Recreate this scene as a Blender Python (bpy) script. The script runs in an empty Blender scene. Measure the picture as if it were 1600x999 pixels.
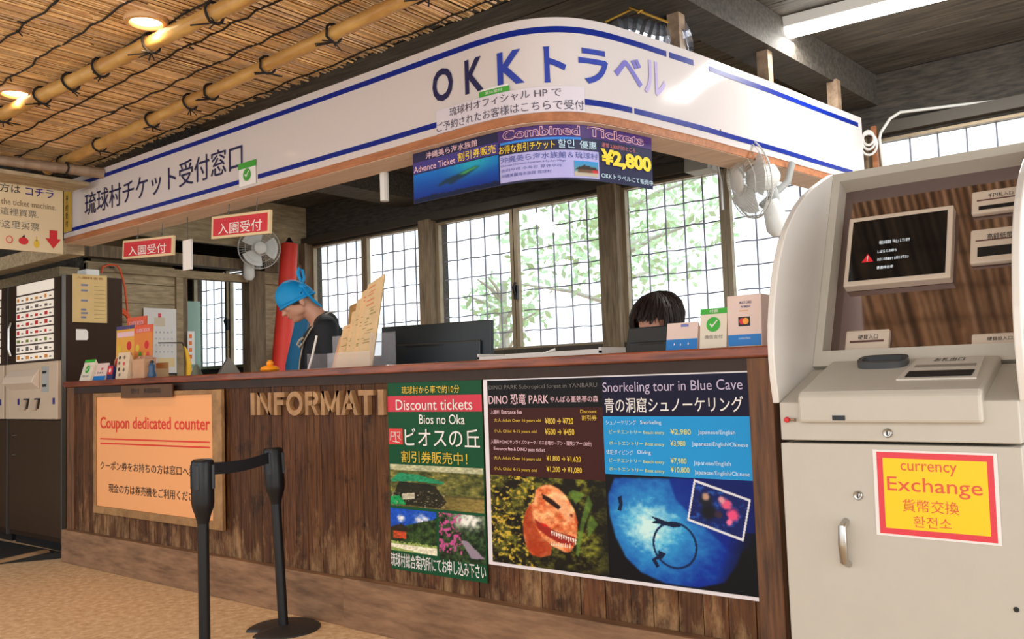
import bpy, math, random
import numpy as np
from mathutils import Vector, Matrix
random.seed(7)
SC = bpy.context.scene
COL = SC.collection

def C(r, g, b):
    def f(v):
        v /= 255.0
        return v / 12.92 if v <= 0.04045 else ((v + 0.055) / 1.055) ** 2.4
    return (f(r), f(g), f(b), 1.0)

# ------------------------------------------------------------------ camera, sky, lights
cam_d = bpy.data.cameras.new('camera')
cam = bpy.data.objects.new('camera', cam_d)
COL.objects.link(cam)
R0 = Vector((0.7788420594307216, 0.6263128499245731, -0.03372329285629266))
R1 = Vector((-0.06858732003763815, 0.031600330155285294, -0.9971445224560638))
R2 = Vector((-0.6234587604579528, 0.7789310836996017, 0.06756878609829506))
mw = Matrix((( R0.x, -R1.x, -R2.x, 6.03298515), (R0.y, -R1.y, -R2.y, -2.73678476), (R0.z, -R1.z, -R2.z, 1.1), (0, 0, 0, 1)))
cam.matrix_world = mw
cam_d.sensor_width = 36.0
cam_d.lens = 1368.045 / 1600.0 * 36.0
cam_d.clip_start = 0.02
SC.camera = cam

world = bpy.data.worlds.new('world')
SC.world = world
world.use_nodes = True
bg = world.node_tree.nodes['Background']
bg.inputs[0].default_value = (0.93, 0.97, 1.0, 1)
bg.inputs[1].default_value = 1.8

def area(name, loc, target, sx, sy, power, color):
    d = bpy.data.lights.new(name, 'AREA')
    d.shape = 'RECTANGLE'; d.size = sx; d.size_y = sy; d.energy = power; d.color = color
    o = bpy.data.objects.new(name, d); COL.objects.link(o)
    o.location = loc
    o.rotation_euler = (Vector(target) - Vector(loc)).to_track_quat('-Z', 'Y').to_euler()
    return o
area('fascia_fill_light', (9.6, 0.2, 1.9), (4.2, 0.9, 1.8), 2.4, 2.6, 150, (0.97, 0.98, 1.0))  # unseen light added to brighten the right end of the fascia
area('hall_daylight', (6.8, -6.0, 2.3), (3.0, 0.0, 1.2), 4.5, 2.4, 90, (1.0, 0.93, 0.86))

area('office_fill_light', (0.7, 1.5, 2.7), (0.5, 1.6, 0.0), 1.2, .2, 22, (1.0, .96, .88))  # unseen light added to brighten the left side of the office
SC.view_settings.view_transform = 'Standard'
SC.view_settings.look = 'None'
SC.view_settings.exposure = 0.0
SC.view_settings.gamma = 1.0
SC.view_settings.use_curve_mapping = False
SC.cycles.max_bounces = 8
SC.cycles.transparent_max_bounces = 24
SC.cycles.sample_clamp_indirect = 6.0

# ------------------------------------------------------------------ materials
MATS = {}
def mat(name, col, rough=0.5, metal=0.0, spec=0.5, var=0.0, vscale=8.0, stretch=(1, 1, 1), col2=None, bump=0.0, attr=False, coat=0.0, trans=0.0, emit=0.0, alpha=1.0):
    if name in MATS:
        return MATS[name]
    m = bpy.data.materials.new(name); m.use_nodes = True
    nt = m.node_tree; p = nt.nodes['Principled BSDF']
    p.inputs['Roughness'].default_value = rough
    p.inputs['Metallic'].default_value = metal
    p.inputs['Specular IOR Level'].default_value = spec
    p.inputs['Coat Weight'].default_value = coat
    p.inputs['Transmission Weight'].default_value = trans
    p.inputs['Alpha'].default_value = alpha
    p.inputs['Base Color'].default_value = col
    if emit:
        p.inputs['Emission Color'].default_value = col
        p.inputs['Emission Strength'].default_value = emit
    src = None
    if var or col2 or bump:
        tc = nt.nodes.new('ShaderNodeTexCoord'); mp = nt.nodes.new('ShaderNodeMapping')
        mp.inputs['Scale'].default_value = stretch
        nz = nt.nodes.new('ShaderNodeTexNoise'); nz.inputs['Scale'].default_value = vscale
        nz.inputs['Detail'].default_value = 6.0; nz.inputs['Roughness'].default_value = 0.62
        nt.links.new(tc.outputs['Object'], mp.inputs[0]); nt.links.new(mp.outputs[0], nz.inputs['Vector'])
        if var or col2:
            rp = nt.nodes.new('ShaderNodeValToRGB')
            c2 = col2 or tuple(min(1, c * (1 + var)) for c in col[:3]) + (1,)
            c1 = col if col2 else tuple(c * (1 - var) for c in col[:3]) + (1,)
            rp.color_ramp.elements[0].color = c1; rp.color_ramp.elements[0].position = 0.34
            rp.color_ramp.elements[1].color = c2; rp.color_ramp.elements[1].position = 0.68
            nt.links.new(nz.outputs['Fac'], rp.inputs[0]); src = rp.outputs[0]
        if bump:
            b = nt.nodes.new('ShaderNodeBump'); b.inputs['Strength'].default_value = bump; b.inputs['Distance'].default_value = 0.01
            nt.links.new(nz.outputs['Fac'], b.inputs['Height']); nt.links.new(b.outputs[0], p.inputs['Normal'])
    if attr:
        a = nt.nodes.new('ShaderNodeAttribute'); a.attribute_name = 'Col'
        if src:
            mx = nt.nodes.new('ShaderNodeMix'); mx.data_type = 'RGBA'; mx.blend_type = 'MULTIPLY'; mx.inputs[0].default_value = 1.0
            nt.links.new(src, mx.inputs[6]); nt.links.new(a.outputs['Color'], mx.inputs[7]); src = mx.outputs[2]
        else:
            src = a.outputs['Color']
    if src:
        nt.links.new(src, p.inputs['Base Color'])
        if emit:
            nt.links.new(src, p.inputs['Emission Color'])
    MATS[name] = m
    return m

def wear_planks():
    m = mat('counter_planks', C(62, 36, 20), 0.62, var=0.0, col2=C(112, 72, 42), vscale=5.0, stretch=(14, 14, 1.1), bump=0.25, attr=True, spec=0.3)
    nt = m.node_tree; p = nt.nodes['Principled BSDF']
    src = p.inputs['Base Color'].links[0].from_socket
    tc = nt.nodes.new('ShaderNodeTexCoord')
    def noise(scale, st):
        mp = nt.nodes.new('ShaderNodeMapping'); mp.inputs['Scale'].default_value = st
        n = nt.nodes.new('ShaderNodeTexNoise'); n.inputs['Scale'].default_value = scale; n.inputs['Detail'].default_value = 8; n.inputs['Roughness'].default_value = 0.7
        nt.links.new(tc.outputs['Object'], mp.inputs[0]); nt.links.new(mp.outputs[0], n.inputs['Vector']); return n.outputs['Fac']
    def ramp(sock, a, b):
        r = nt.nodes.new('ShaderNodeMapRange'); r.inputs[1].default_value = a; r.inputs[2].default_value = b
        nt.links.new(sock, r.inputs[0]); return r.outputs[0]
    # scuffed, bare wood low down where feet and bags rub, dark stains higher
    sx = nt.nodes.new('ShaderNodeSeparateXYZ'); nt.links.new(tc.outputs['Object'], sx.inputs[0])
    low = ramp(sx.outputs[2], 0.62, 0.2)
    add = nt.nodes.new('ShaderNodeMath'); add.operation = 'MULTIPLY_ADD'; add.inputs[1].default_value = 0.22
    nt.links.new(low, add.inputs[0]); nt.links.new(noise(3.0, (5, 5, 1.6)), add.inputs[2])
    w = ramp(add.outputs[0], 0.64, 0.92)
    m1 = nt.nodes.new('ShaderNodeMix'); m1.data_type = 'RGBA'; m1.inputs[7].default_value = C(176, 138, 96)
    nt.links.new(w, m1.inputs[0]); nt.links.new(src, m1.inputs[6])
    s = ramp(noise(2.2, (3, 3, 2.2)), 0.56, 0.68)
    m2 = nt.nodes.new('ShaderNodeMix'); m2.data_type = 'RGBA'; m2.inputs[7].default_value = C(34, 22, 15)
    nt.links.new(s, m2.inputs[0]); nt.links.new(m1.outputs[2], m2.inputs[6])
    nt.links.new(m2.outputs[2], p.inputs['Base Color'])
    return m

WHITE = mat('white_card', C(236, 232, 228), 0.6)
CREAM = mat('cream_board', C(226, 202, 160), 0.6, var=0.05)
SIGNW = mat('sign_white', C(214, 206, 204), 0.10, spec=0.5)
BLUE = mat('stripe_blue', C(6, 34, 130), 0.4, spec=.25)
NAVY = mat('ink_navy', C(22, 22, 74), 0.5)
ROYAL = mat('ink_royal_blue', C(34, 58, 160), 0.5)
LILAC = mat('ink_lilac', C(176, 160, 208), 0.5)  # pale ink for the last company letter
VIOLET = mat('ink_violet', C(116, 110, 190), 0.5)  # lighter ink for the letter before the last
BLACK = mat('ink_black', C(24, 20, 22), 0.5)
INKG = mat('ink_grey', C(110, 104, 100), 0.5)
INKBR = mat('ink_brown', C(128, 104, 76), 0.5)
RED = mat('ink_red', C(212, 40, 44), 0.5)
PINKR = mat('ink_rose', C(224, 70, 84), 0.5)
YEL = mat('ink_yellow', C(250, 214, 40), 0.5)
YELD = mat('ink_dull_yellow', C(226, 190, 60), 0.5)
GREEN = mat('ink_green', C(62, 160, 50), 0.5)
PINKI = mat('ink_pink', C(236, 196, 206), 0.5)
LBLUE = mat('ink_pale_blue', C(196, 224, 240), 0.5)
PRINT = mat('printed_picture', (1, 1, 1, 1), 0.45, attr=True, spec=0.2)
WOODB = mat('dark_beam_wood', C(44, 40, 36), 0.75, col2=C(84, 77, 68), vscale=4, stretch=(2, 12, 12), bump=0.2)
WOODG = mat('weathered_wood', C(146, 129, 100), 0.75, col2=C(194, 174, 140), vscale=4, stretch=(9, 1.5, 9), bump=0.15)
POSTW = mat('post_wood', C(92, 78, 60), 0.7, col2=C(142, 122, 96), vscale=4, stretch=(10, 10, 1), bump=0.15)
REDW = mat('worktop_wood', C(96, 44, 26), 0.38, col2=C(150, 78, 48), vscale=4, stretch=(1.2, 12, 12), bump=0.1, coat=0.2)
PLINTH = mat('plinth_wood', C(108, 78, 54), 0.7, col2=C(158, 120, 88), vscale=3, stretch=(1.4, 8, 8), bump=0.2)
TRIMW = mat('trim_wood', C(150, 92, 56), 0.55, col2=C(186, 122, 80), vscale=4, stretch=(1, 8, 8))
SOFF = mat('soffit_wood', C(214, 184, 158), 0.6, col2=C(236, 208, 184), vscale=3, stretch=(1, 10, 10))
BAMB = mat('bamboo', C(176, 128, 66), 0.42, col2=C(214, 172, 100), vscale=3, stretch=(1, 6, 6))
BAMBG = mat('grey_bamboo', C(128, 104, 84), 0.5, col2=C(172, 148, 122), vscale=3, stretch=(6, 1, 6))
CORD = mat('black_cord', C(26, 22, 20), 0.8)
KIOSK = mat('kiosk_grey', C(194, 187, 174), 0.42, var=0.02)
KIOSKD = mat('kiosk_dark_grey', C(150, 142, 130), 0.5)  # darker grey for the tray lip
KFIN = mat('kiosk_fin_white', C(226, 220, 212), 0.3)
KPLATE = mat('kiosk_plate', C(214, 196, 178), 0.5)
MIRR = mat('smoked_mirror_panel', C(158, 142, 142), 0.07, metal=1.0)
SCREEN = mat('screen_glass', C(12, 12, 16), 0.08, spec=0.5)
CHROME = mat('chrome', C(190, 188, 184), 0.22, metal=1.0)
BLKP = mat('black_plastic', C(22, 23, 26), 0.4)
BLKM = mat('black_metal', C(15, 16, 19), 0.42, spec=0.4)
DBROWN = mat('machine_brown', C(54, 38, 28), 0.5, spec=.18, var=0.08)
ALU = mat('bronze_aluminium', C(150, 134, 108), 0.4, metal=0.35, var=0.06)
ALUD = mat('dark_aluminium', C(70, 64, 56), 0.45, metal=0.3)
WIRE = mat('lattice_iron', C(150, 146, 162), 0.6)
WPLAST = mat('white_plastic', C(226, 226, 222), 0.4)
GREYP = mat('grey_plastic', C(168, 170, 168), 0.45)

def glass_mat():
    m = bpy.data.materials.new('window_glass'); m.use_nodes = True
    nt = m.node_tree; nt.nodes.clear()
    o = nt.nodes.new('ShaderNodeOutputMaterial'); mx = nt.nodes.new('ShaderNodeMixShader')
    t = nt.nodes.new('ShaderNodeBsdfTransparent'); t.inputs[0].default_value = (0.95, 0.97, 0.98, 1)
    g = nt.nodes.new('ShaderNodeBsdfGlossy'); g.inputs['Roughness'].default_value = 0.03
    f = nt.nodes.new('ShaderNodeMapRange'); lw = nt.nodes.new('ShaderNodeLayerWeight'); lw.inputs[0].default_value = .5
    pw = nt.nodes.new('ShaderNodeMath'); pw.operation = 'POWER'; pw.inputs[1].default_value = 4.0
    nt.links.new(lw.outputs['Facing'], pw.inputs[0]); nt.links.new(pw.outputs[0], f.inputs[0]); f.inputs[3].default_value = .03; f.inputs[4].default_value = .8
    nt.links.new(f.outputs[0], mx.inputs[0]); nt.links.new(t.outputs[0], mx.inputs[1]); nt.links.new(g.outputs[0], mx.inputs[2])
    nt.links.new(mx.outputs[0], o.inputs[0])
    return m
GLASS = glass_mat()
ACRYL = GLASS

# ------------------------------------------------------------------ mesh helpers
class MB:
    def __init__(s):
        s.v = []; s.f = []; s.m = []; s.c = []; s.cur = (1, 1, 1)
    def add(s, vs, fs, m=0):
        n = len(s.v)
        s.v.extend([tuple(map(float, v)) for v in vs]); s.c.extend([s.cur] * len(vs))
        for f in fs:
            s.f.append([n + i for i in f]); s.m.append(m)
    def box(s, x0, x1, y0, y1, z0, z1, m=0):
        s.add([(x0, y0, z0), (x1, y0, z0), (x1, y1, z0), (x0, y1, z0), (x0, y0, z1), (x1, y0, z1), (x1, y1, z1), (x0, y1, z1)],
              [(0, 3, 2, 1), (4, 5, 6, 7), (0, 1, 5, 4), (1, 2, 6, 5), (2, 3, 7, 6), (3, 0, 4, 7)], m)
    def fbox(s, O, U, V, W, u0, u1, v0, v1, w0, w1, m=0):
        O, U, V, W = map(Vector, (O, U, V, W))
        p = lambda a, b, c: O + U * a + V * b + W * c
        s.add([p(u0, v0, w0), p(u1, v0, w0), p(u1, v1, w0), p(u0, v1, w0), p(u0, v0, w1), p(u1, v0, w1), p(u1, v1, w1), p(u0, v1, w1)],
              [(0, 3, 2, 1), (4, 5, 6, 7), (0, 1, 5, 4), (1, 2, 6, 5), (2, 3, 7, 6), (3, 0, 4, 7)], m)
    def quad(s, a, b, c, d, m=0):
        s.add([a, b, c, d], [(0, 1, 2, 3)], m)
    def tube(s, pts, r, n=8, m=0, caps=True, flat=1.0, closed=False):
        pts = [Vector(p) for p in pts]; N = len(pts)
        rs = list(r) if hasattr(r, '__len__') else [r] * N
        base = len(s.v); vs = []; fs = []
        up = None
        for i, p in enumerate(pts):
            a = pts[(i - 1) % N] if (closed or i > 0) else p
            b = pts[(i + 1) % N] if (closed or i < N - 1) else p
            t = (b - a).normalized()
            if up is None:
                up = t.orthogonal().normalized() if abs(t.z) > 0.9 else Vector((0, 0, 1))
            x = t.cross(up)
            if x.length < 1e-6: x = t.orthogonal()
            x.normalize(); y = x.cross(t).normalized()
            up = y
            for k in range(n):
                a_ = 2 * math.pi * k / n
                vs.append(p + x * (math.cos(a_) * rs[i]) + y * (math.sin(a_) * rs[i] * flat))
        M = N if closed else N - 1
        for i in range(M):
            j = (i + 1) % N
            for k in range(n):
                k2 = (k + 1) % n
                fs.append((i * n + k, i * n + k2, j * n + k2, j * n + k))
        if caps and not closed:
            fs.append(tuple(range(n - 1, -1, -1))); fs.append(tuple((N - 1) * n + k for k in range(n)))
        s.add(vs, fs, m)
    def lathe(s, prof, n=24, c=(0, 0, 0), m=0, axis='z'):
        vs = []; fs = []
        for (r, z) in prof:
            for k in range(n):
                a = 2 * math.pi * k / n
                q = (r * math.cos(a), r * math.sin(a), z)
                if axis == 'y': q = (q[0], -q[2], q[1])
                if axis == 'x': q = (q[2], q[0], q[1])
                vs.append((c[0] + q[0], c[1] + q[1], c[2] + q[2]))
        for i in range(len(prof) - 1):
            for k in range(n):
                k2 = (k + 1) % n
                fs.append((i * n + k, i * n + k2, (i + 1) * n + k2, (i + 1) * n + k))
        fs.append(tuple(range(n - 1, -1, -1))); fs.append(tuple((len(prof) - 1) * n + k for k in range(n)))
        s.add(vs, fs, m)
    def ell(s, c, r, mtx=None, nu=24, nv=16, m=0):
        vs = []; fs = []; c = Vector(c)
        for j in range(nv + 1):
            ph = math.pi * j / nv
            for i in range(nu):
                th = 2 * math.pi * i / nu
                q = Vector((r[0] * math.sin(ph) * math.cos(th), r[1] * math.sin(ph) * math.sin(th), r[2] * math.cos(ph)))
                if mtx is not None: q = mtx @ q
                vs.append(c + q)
        for j in range(nv):
            for i in range(nu):
                i2 = (i + 1) % nu
                fs.append((j * nu + i, (j + 1) * nu + i, (j + 1) * nu + i2, j * nu + i2))
        s.add(vs, fs, m)
    def capsule(s, a, b, ra, rb, n=16):
        a = Vector(a); b = Vector(b); d = (b - a).normalized()
        pts = []; rs = []
        for k in range(5):
            t = math.pi / 2 * (1 - k / 4.0); pts.append(a - d * ra * math.sin(t)); rs.append(max(ra * math.cos(t), 0.002))
        for k in range(5):
            t = math.pi / 2 * (k / 4.0); pts.append(b + d * rb * math.sin(t)); rs.append(max(rb * math.cos(t), 0.002))
        s.tube(pts, rs, n)
    def prism(s, poly, axis, a, b, m=0):
        # poly in the two other axes, extruded along axis from a to b
        def p(q, t):
            return {'x': (t, q[0], q[1]), 'y': (q[0], t, q[1]), 'z': (q[0], q[1], t)}[axis]
        n = len(poly)
        s.add([p(q, a) for q in poly] + [p(q, b) for q in poly],
              [tuple(range(n)), tuple(range(2 * n - 1, n - 1, -1))] + [(i, n + i, n + (i + 1) % n, (i + 1) % n) for i in range(n)], m)
    def build(s, name, mats, parent=None, smooth=False, bevel=0.0, loc=None):
        me = bpy.data.meshes.new(name)
        me.from_pydata(s.v, [], s.f)
        mats = mats if isinstance(mats, (list, tuple)) else [mats]
        for k in mats: me.materials.append(k)
        me.polygons.foreach_set('material_index', s.m)
        if any(c != (1, 1, 1) for c in s.c):
            at = me.attributes.new('Col', 'FLOAT_COLOR', 'POINT')
            at.data.foreach_set('color', np.array([(c[0], c[1], c[2], 1.0) for c in s.c], dtype=np.float32).ravel())
        elif any(k.node_tree.nodes.get('Attribute') for k in mats if k.use_nodes):
            at = me.attributes.new('Col', 'FLOAT_COLOR', 'POINT')
            at.data.foreach_set('color', np.ones(len(s.v) * 4, dtype=np.float32))
        me.validate(); me.update()
        import bmesh
        bm = bmesh.new(); bm.from_mesh(me); bmesh.ops.recalc_face_normals(bm, faces=bm.faces); bm.to_mesh(me); bm.free()
        if smooth:
            me.shade_smooth(); me.set_sharp_from_angle(angle=math.radians(50))
        o = bpy.data.objects.new(name, me); COL.objects.link(o)
        if parent is not None: o.parent = parent
        if loc is not None: o.location = loc
        if bevel:
            b = o.modifiers.new('bevel', 'BEVEL'); b.width = bevel; b.segments = 2; b.limit_method = 'ANGLE'
        return o

def box(name, m, parent, *b, bevel=0.0):
    k = MB(); k.box(*b); return k.build(name, m, parent, bevel=bevel)
def tag(o, label, cat, group=None):
    o['label'] = label; o['category'] = cat
    if group: o['group'] = group
    return o
def thing(name, label, cat, loc=(0, 0, 0), rz=0.0, group=None, rot=None):
    o = bpy.data.objects.new(name, None); COL.objects.link(o)
    o.empty_display_size = 0.05
    o.location = loc; o.rotation_euler = rot if rot else (0, 0, rz)
    return tag(o, label, cat, group)
def struct(name, mb, m, parent=None, **k):
    o = mb.build(name, m, parent, **k)
    if parent is None: o['kind'] = 'structure'
    return o
def copy_tree(o, parent=None):
    c = o.copy(); COL.objects.link(c)
    if parent is not None: c.parent = parent
    for ch in list(o.children): copy_tree(ch, c)
    return c

# ---- lettering
GLY = {}
def glyphs(body, bold=0.0):
    if any(ord(ch) > 0x3400 for ch in body): bold = min(bold, .004)
    k = (body, bold)
    if k not in GLY:
        cu = bpy.data.curves.new('tmp', 'FONT'); cu.body = body; cu.resolution_u = 3; cu.offset = bold; cu.fill_mode = 'FRONT'
        ob = bpy.data.objects.new('tmp', cu); COL.objects.link(ob)
        dg = bpy.context.evaluated_depsgraph_get(); dg.update()
        me = ob.evaluated_get(dg).to_mesh()
        vs = np.array([v.co[:2] for v in me.vertices]); fs = [tuple(p.vertices) for p in me.polygons]
        lo = vs.min(0); hi = vs.max(0)
        vs = (vs - lo) / np.maximum(hi - lo, 1e-6)
        ob.evaluated_get(dg).to_mesh_clear()
        bpy.data.objects.remove(ob); bpy.data.curves.remove(cu)
        GLY[k] = (vs, fs)
    return GLY[k]
def slice_glyph(vs, fs, n):
    """Cuts a line of print into narrow upright slices so that it can follow a curved sheet."""
    import bmesh
    if n < 2: return vs, fs
    me = bpy.data.meshes.new('tmp'); me.from_pydata([(a, b, 0) for a, b in vs], [], fs)
    bm = bmesh.new(); bm.from_mesh(me); bpy.data.meshes.remove(me)
    for i in range(1, n):
        bmesh.ops.bisect_plane(bm, geom=bm.verts[:] + bm.edges[:] + bm.faces[:], plane_co=(i / n, 0, 0), plane_no=(1, 0, 0))
    bm.verts.index_update()
    r = (np.array([v.co[:2] for v in bm.verts]), [tuple(v.index for v in f.verts) for f in bm.faces]); bm.free()
    return r
def letters(parent, items, m, fn=None, y=-0.002, name='lettering', shear=0.0):
    """items: (body, u0, u1, v0, v1[, bold]); flat print in the u,v plane of its board (u along x, v along z)."""
    last = None
    joined = MB() if len(items) > 12 else None
    for it in items:
        body, u0, u1, v0, v1 = it[:5]; bold = it[5] if len(it) > 5 else 0.0
        vs, fs = glyphs(body, bold)
        mb = joined or MB()
        pts = []
        if fn: vs, fs = slice_glyph(vs, fs, max(1, int(abs(u1 - u0) / .02)))
        for a, b in vs:
            u = u0 + a * (u1 - u0); v = v0 + b * (v1 - v0)
            pts.append(fn(u, v) if fn else (u, y, v))
        mb.add(pts, fs)
        if joined is None: last = mb.build(name, m, parent)
    return last or joined.build(name, m, parent)
def patch(parent, name, m, u0, u1, v0, v1, y=-0.001, t=0.0008):
    k = MB(); k.box(u0, u1, y - t, y, v0, v1); return k.build(name, m, parent)

# ---- printed pictures
def vnoise(h, w, freq, seed):
    rs = np.random.RandomState(seed); out = np.zeros((h, w)); amp = 1.0; tot = 0
    for o in range(5):
        n = int(freq * 2 ** o) + 2
        g = rs.rand(n, n)
        yy = np.linspace(0, n - 1.001, h); xx = np.linspace(0, n - 1.001, w)
        y0 = yy.astype(int); x0 = xx.astype(int); fy = (yy - y0)[:, None]; fx = (xx - x0)[None]
        fy = fy * fy * (3 - 2 * fy); fx = fx * fx * (3 - 2 * fx)
        a = g[np.ix_(y0, x0)]; b = g[np.ix_(y0, x0 + 1)]; c = g[np.ix_(y0 + 1, x0)]; d = g[np.ix_(y0 + 1, x0 + 1)]
        out += amp * ((a * (1 - fx) + b * fx) * (1 - fy) + (c * (1 - fx) + d * fx) * fy); tot += amp; amp *= 0.62
    return out / tot
def pmask(U, V, poly):
    inside = np.zeros(U.shape, bool); n = len(poly)
    for i in range(n):
        x1, y1 = poly[i]; x2, y2 = poly[(i + 1) % n]
        if y1 == y2: continue
        c = ((y1 > V) != (y2 > V)) & (U < (x2 - x1) * (V - y1) / (y2 - y1) + x1)
        inside ^= c
    return inside
def blur(M, k=1):
    M = M.astype(float)
    for _ in range(k):
        P = np.pad(M, 1, mode='edge')
        M = (P[:-2, 1:-1] + P[2:, 1:-1] + P[1:-1, :-2] + P[1:-1, 2:] + 2 * P[1:-1, 1:-1]) / 6
    return M
def lay(img, mask, col):
    mask = np.clip(mask, 0, 1)[..., None]
    return img * (1 - mask) + np.array(col, float) * mask
def mixc(t, a, b):
    t = np.clip(t, 0, 1)[..., None]; return np.array(a, float) * (1 - t) + np.array(b, float) * t
def picture(parent, name, u0, u1, v0, v1, w, h, fn, y=-0.0015, pmap=None):
    U, V = np.meshgrid(np.linspace(0, 1, w), np.linspace(0, 1, h))
    img = np.clip(fn(U, V), 0, 255) / 255.0
    lin = np.where(img <= 0.04045, img / 12.92, ((img + 0.055) / 1.055) ** 2.4)
    X = u0 + U * (u1 - u0); Z = v0 + V * (v1 - v0)
    if pmap: vs = [pmap(a, b) for a, b in zip(X.ravel(), Z.ravel())]
    else: vs = np.stack([X.ravel(), np.full(X.size, y), Z.ravel()], 1).tolist()
    idx = np.arange(w * h).reshape(h, w)
    fs = np.stack([idx[:-1, :-1], idx[:-1, 1:], idx[1:, 1:], idx[1:, :-1]], -1).reshape(-1, 4).tolist()
    me = bpy.data.meshes.new(name); me.from_pydata(vs, [], fs); me.materials.append(PRINT)
    at = me.attributes.new('Col', 'FLOAT_COLOR', 'POINT')
    at.data.foreach_set('color', np.concatenate([lin.reshape(-1, 3), np.ones((w * h, 1))], 1).astype(np.float32).ravel())
    o = bpy.data.objects.new(name, me); COL.objects.link(o); o.parent = parent
    return o
def homog(q):
    """Maps points measured on a slanted sheet (corners TL, TR, BR, BL) to 0..1 across and 0..1 up the sheet."""
    dst = [(0, 1), (1, 1), (1, 0), (0, 0)]; A = []; b = []
    for (x, y), (u, v) in zip(q, dst):
        A.append([x, y, 1, 0, 0, 0, -u * x, -u * y]); b.append(u)
        A.append([0, 0, 0, x, y, 1, -v * x, -v * y]); b.append(v)
    h = np.append(np.linalg.solve(np.array(A, float), np.array(b, float)), 1).reshape(3, 3)
    def f(x, y):
        r = h @ np.array([x, y, 1.0]); return (r[0] / r[2], r[1] / r[2])
    return f

# ================================================================== THE ROOM
fl = MB(); fl.box(-6, 10, -7, 9, -0.1, 0.0)
floor_m = mat('floor_aggregate', C(204, 164, 120), 0.7, col2=C(240, 212, 172), vscale=26, bump=0.25, spec=0.3)
struct('floor', fl, floor_m)

# dark board ceiling over the office and the hall
cl = MB()
y = -4.0
while y < 3.15:
    w = 0.19
    t = random.uniform(0.8, 1.2); cl.cur = (t, t, t)
    cl.box(-6, 10, y, y + w - 0.008, 2.95 + random.uniform(0, 0.006), 3.0)
    y += w
cl.cur = (1, 1, 1)
CEILM = mat('ceiling_boards', C(54, 50, 46), 0.7, col2=C(104, 97, 88), vscale=3.5, stretch=(0.9, 9, 9), bump=0.25, attr=True)
cl.box(-6, 10, -4.0, 3.15, 3.0, 3.06)
struct('ceiling', cl, CEILM)

# back wall with openings for the window rows
BW0, BW1 = 3.0, 3.12
wb = MB()
wb.box(-6, 10, BW0, BW1, 0, 1.33)
wb.box(-6, -1.20, BW0, BW1, 2.44, 2.95); wb.box(-1.20, 10, BW0, BW1, 2.53, 2.95)
for a, b in ((-6, -3.41), (-2.0, -1.17), (0.44, 0.62), (2.36, 2.55), (4.27, 4.44), (8.0, 10)):
    wb.box(a, b, BW0, BW1, 1.33, 2.53)
struct('wall_back', wb, WOODB)
hd = MB(); hd.box(-1.266, 10, 2.93, 3.0, 2.55, 2.62); hd.box(-1.266, 10, 2.95, 3.0, 1.28, 1.345)
struct('trim_1', hd, ALUD)
# posts between the window pairs
for i, (a, b) in enumerate(((-1.266, -1.17), (0.46, 0.6), (2.40, 2.56), (4.33, 4.42))):
    k = MB(); k.box(a, b, 2.90, 3.0, 1.2, 2.56); struct('trim_%d' % (i + 2), k, POSTW)

def lattice(x0, x1, z0, z1, y, pitch, rowp):
    k = MB(); n = max(1, round((x1 - x0) / pitch))
    for i in range(1, n):
        x = x0 + (x1 - x0) * i / n
        k.box(x - .0042, x + .0042, y - .005, y + .005, z0, z1)
    z = z1 - 0.165
    while z > z0 + 0.03:
        k.tube([(x0 + (x1 - x0) * t / 10.0, y + .006, z + 0.004 * math.sin(t * 2.1)) for t in range(11)], 0.0052, 6)
        z -= rowp
    return k
def window(n, x0, x1, z0, z1, latch=None):
    r = bpy.data.objects.new('window_%d' % n, None); COL.objects.link(r); r['kind'] = 'structure'
    f = MB(); w = 0.034
    f.box(x0, x0 + w, 2.985, 3.03, z0, z1); f.box(x1 - w, x1, 2.985, 3.03, z0, z1)
    f.box(x0 + w, x1 - w, 2.985, 3.03, z0, z0 + w); f.box(x0 + w, x1 - w, 2.985, 3.03, z1 - w * .5, z1)
    f.build('sash', ALU, r)
    lattice(x0 + w, x1 - w, z0 + w, z1 - w * .5, 3.05, 0.152, 0.17).build('lattice', WIRE, r)
    g = MB(); g.box(x0 + w * .5, x1 - w * .5, 3.008, 3.013, z0 + w * .5, z1 - w * .3); g.build('pane', GLASS, r)
    if latch is not None:
        l = MB(); l.box(latch - .018, latch + .018, 2.955, 2.985, 1.76, 1.88); l.tube([(latch, 2.95, 1.80), (latch, 2.93, 1.86), (latch + .02, 2.94, 1.90)], .011, 8); l.build('latch', BLKP, r)
    return r
window(1, -1.17, -0.37, 1.33, 2.53); window(2, -0.36, 0.46, 1.33, 2.53)
window(3, 0.60, 1.49, 1.33, 2.53); window(4, 1.50, 2.40, 1.33, 2.53, latch=1.52)
window(5, 2.56, 3.40, 1.33, 2.53); window(6, 3.41, 4.28, 1.33, 2.53)
window(7, 4.44, 5.95, 1.33, 2.53); window(8, 5.95, 8.0, 1.33, 2.53)
window(9, -3.40, -2.70, 1.33, 2.44); window(10, -2.66, -2.04, 1.33, 2.40, latch=-2.66)

# left partition wall with an open doorway to the next room
XL = -1.266
wl = MB()
wl.box(XL - .06, XL, 0.72, 3.0, 2.47, 2.95)
zz = 0.0
while zz < 2.12:
    wl.box(XL - .05 + random.uniform(0, .006), XL - 0.008, 0.72, 1.52, zz, zz + 0.165); zz += 0.17
wl.box(XL - .05, XL, 2.46, 3.0, 0, 2.47)
struct('wall_left', wl, WOODG)
k = MB(); k.box(XL - .06, XL + .03, 0.72, 3.0, 2.12, 2.19); k.box(XL - .06, XL + .02, 1.52, 1.585, 0, 2.12); struct('trim_6', k, mat('pale_rail_wood', C(140, 120, 90), .65, col2=C(176, 156, 122), vscale=4, stretch=(9, 2, 9)))
k = MB(); k.box(XL - .06, XL + .01, 1.585, 1.635, 0, 2.12); k.box(XL - .07, XL + .05, 2.27, 2.45, 0, 2.47); struct('trim_7', k, POSTW)
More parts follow.
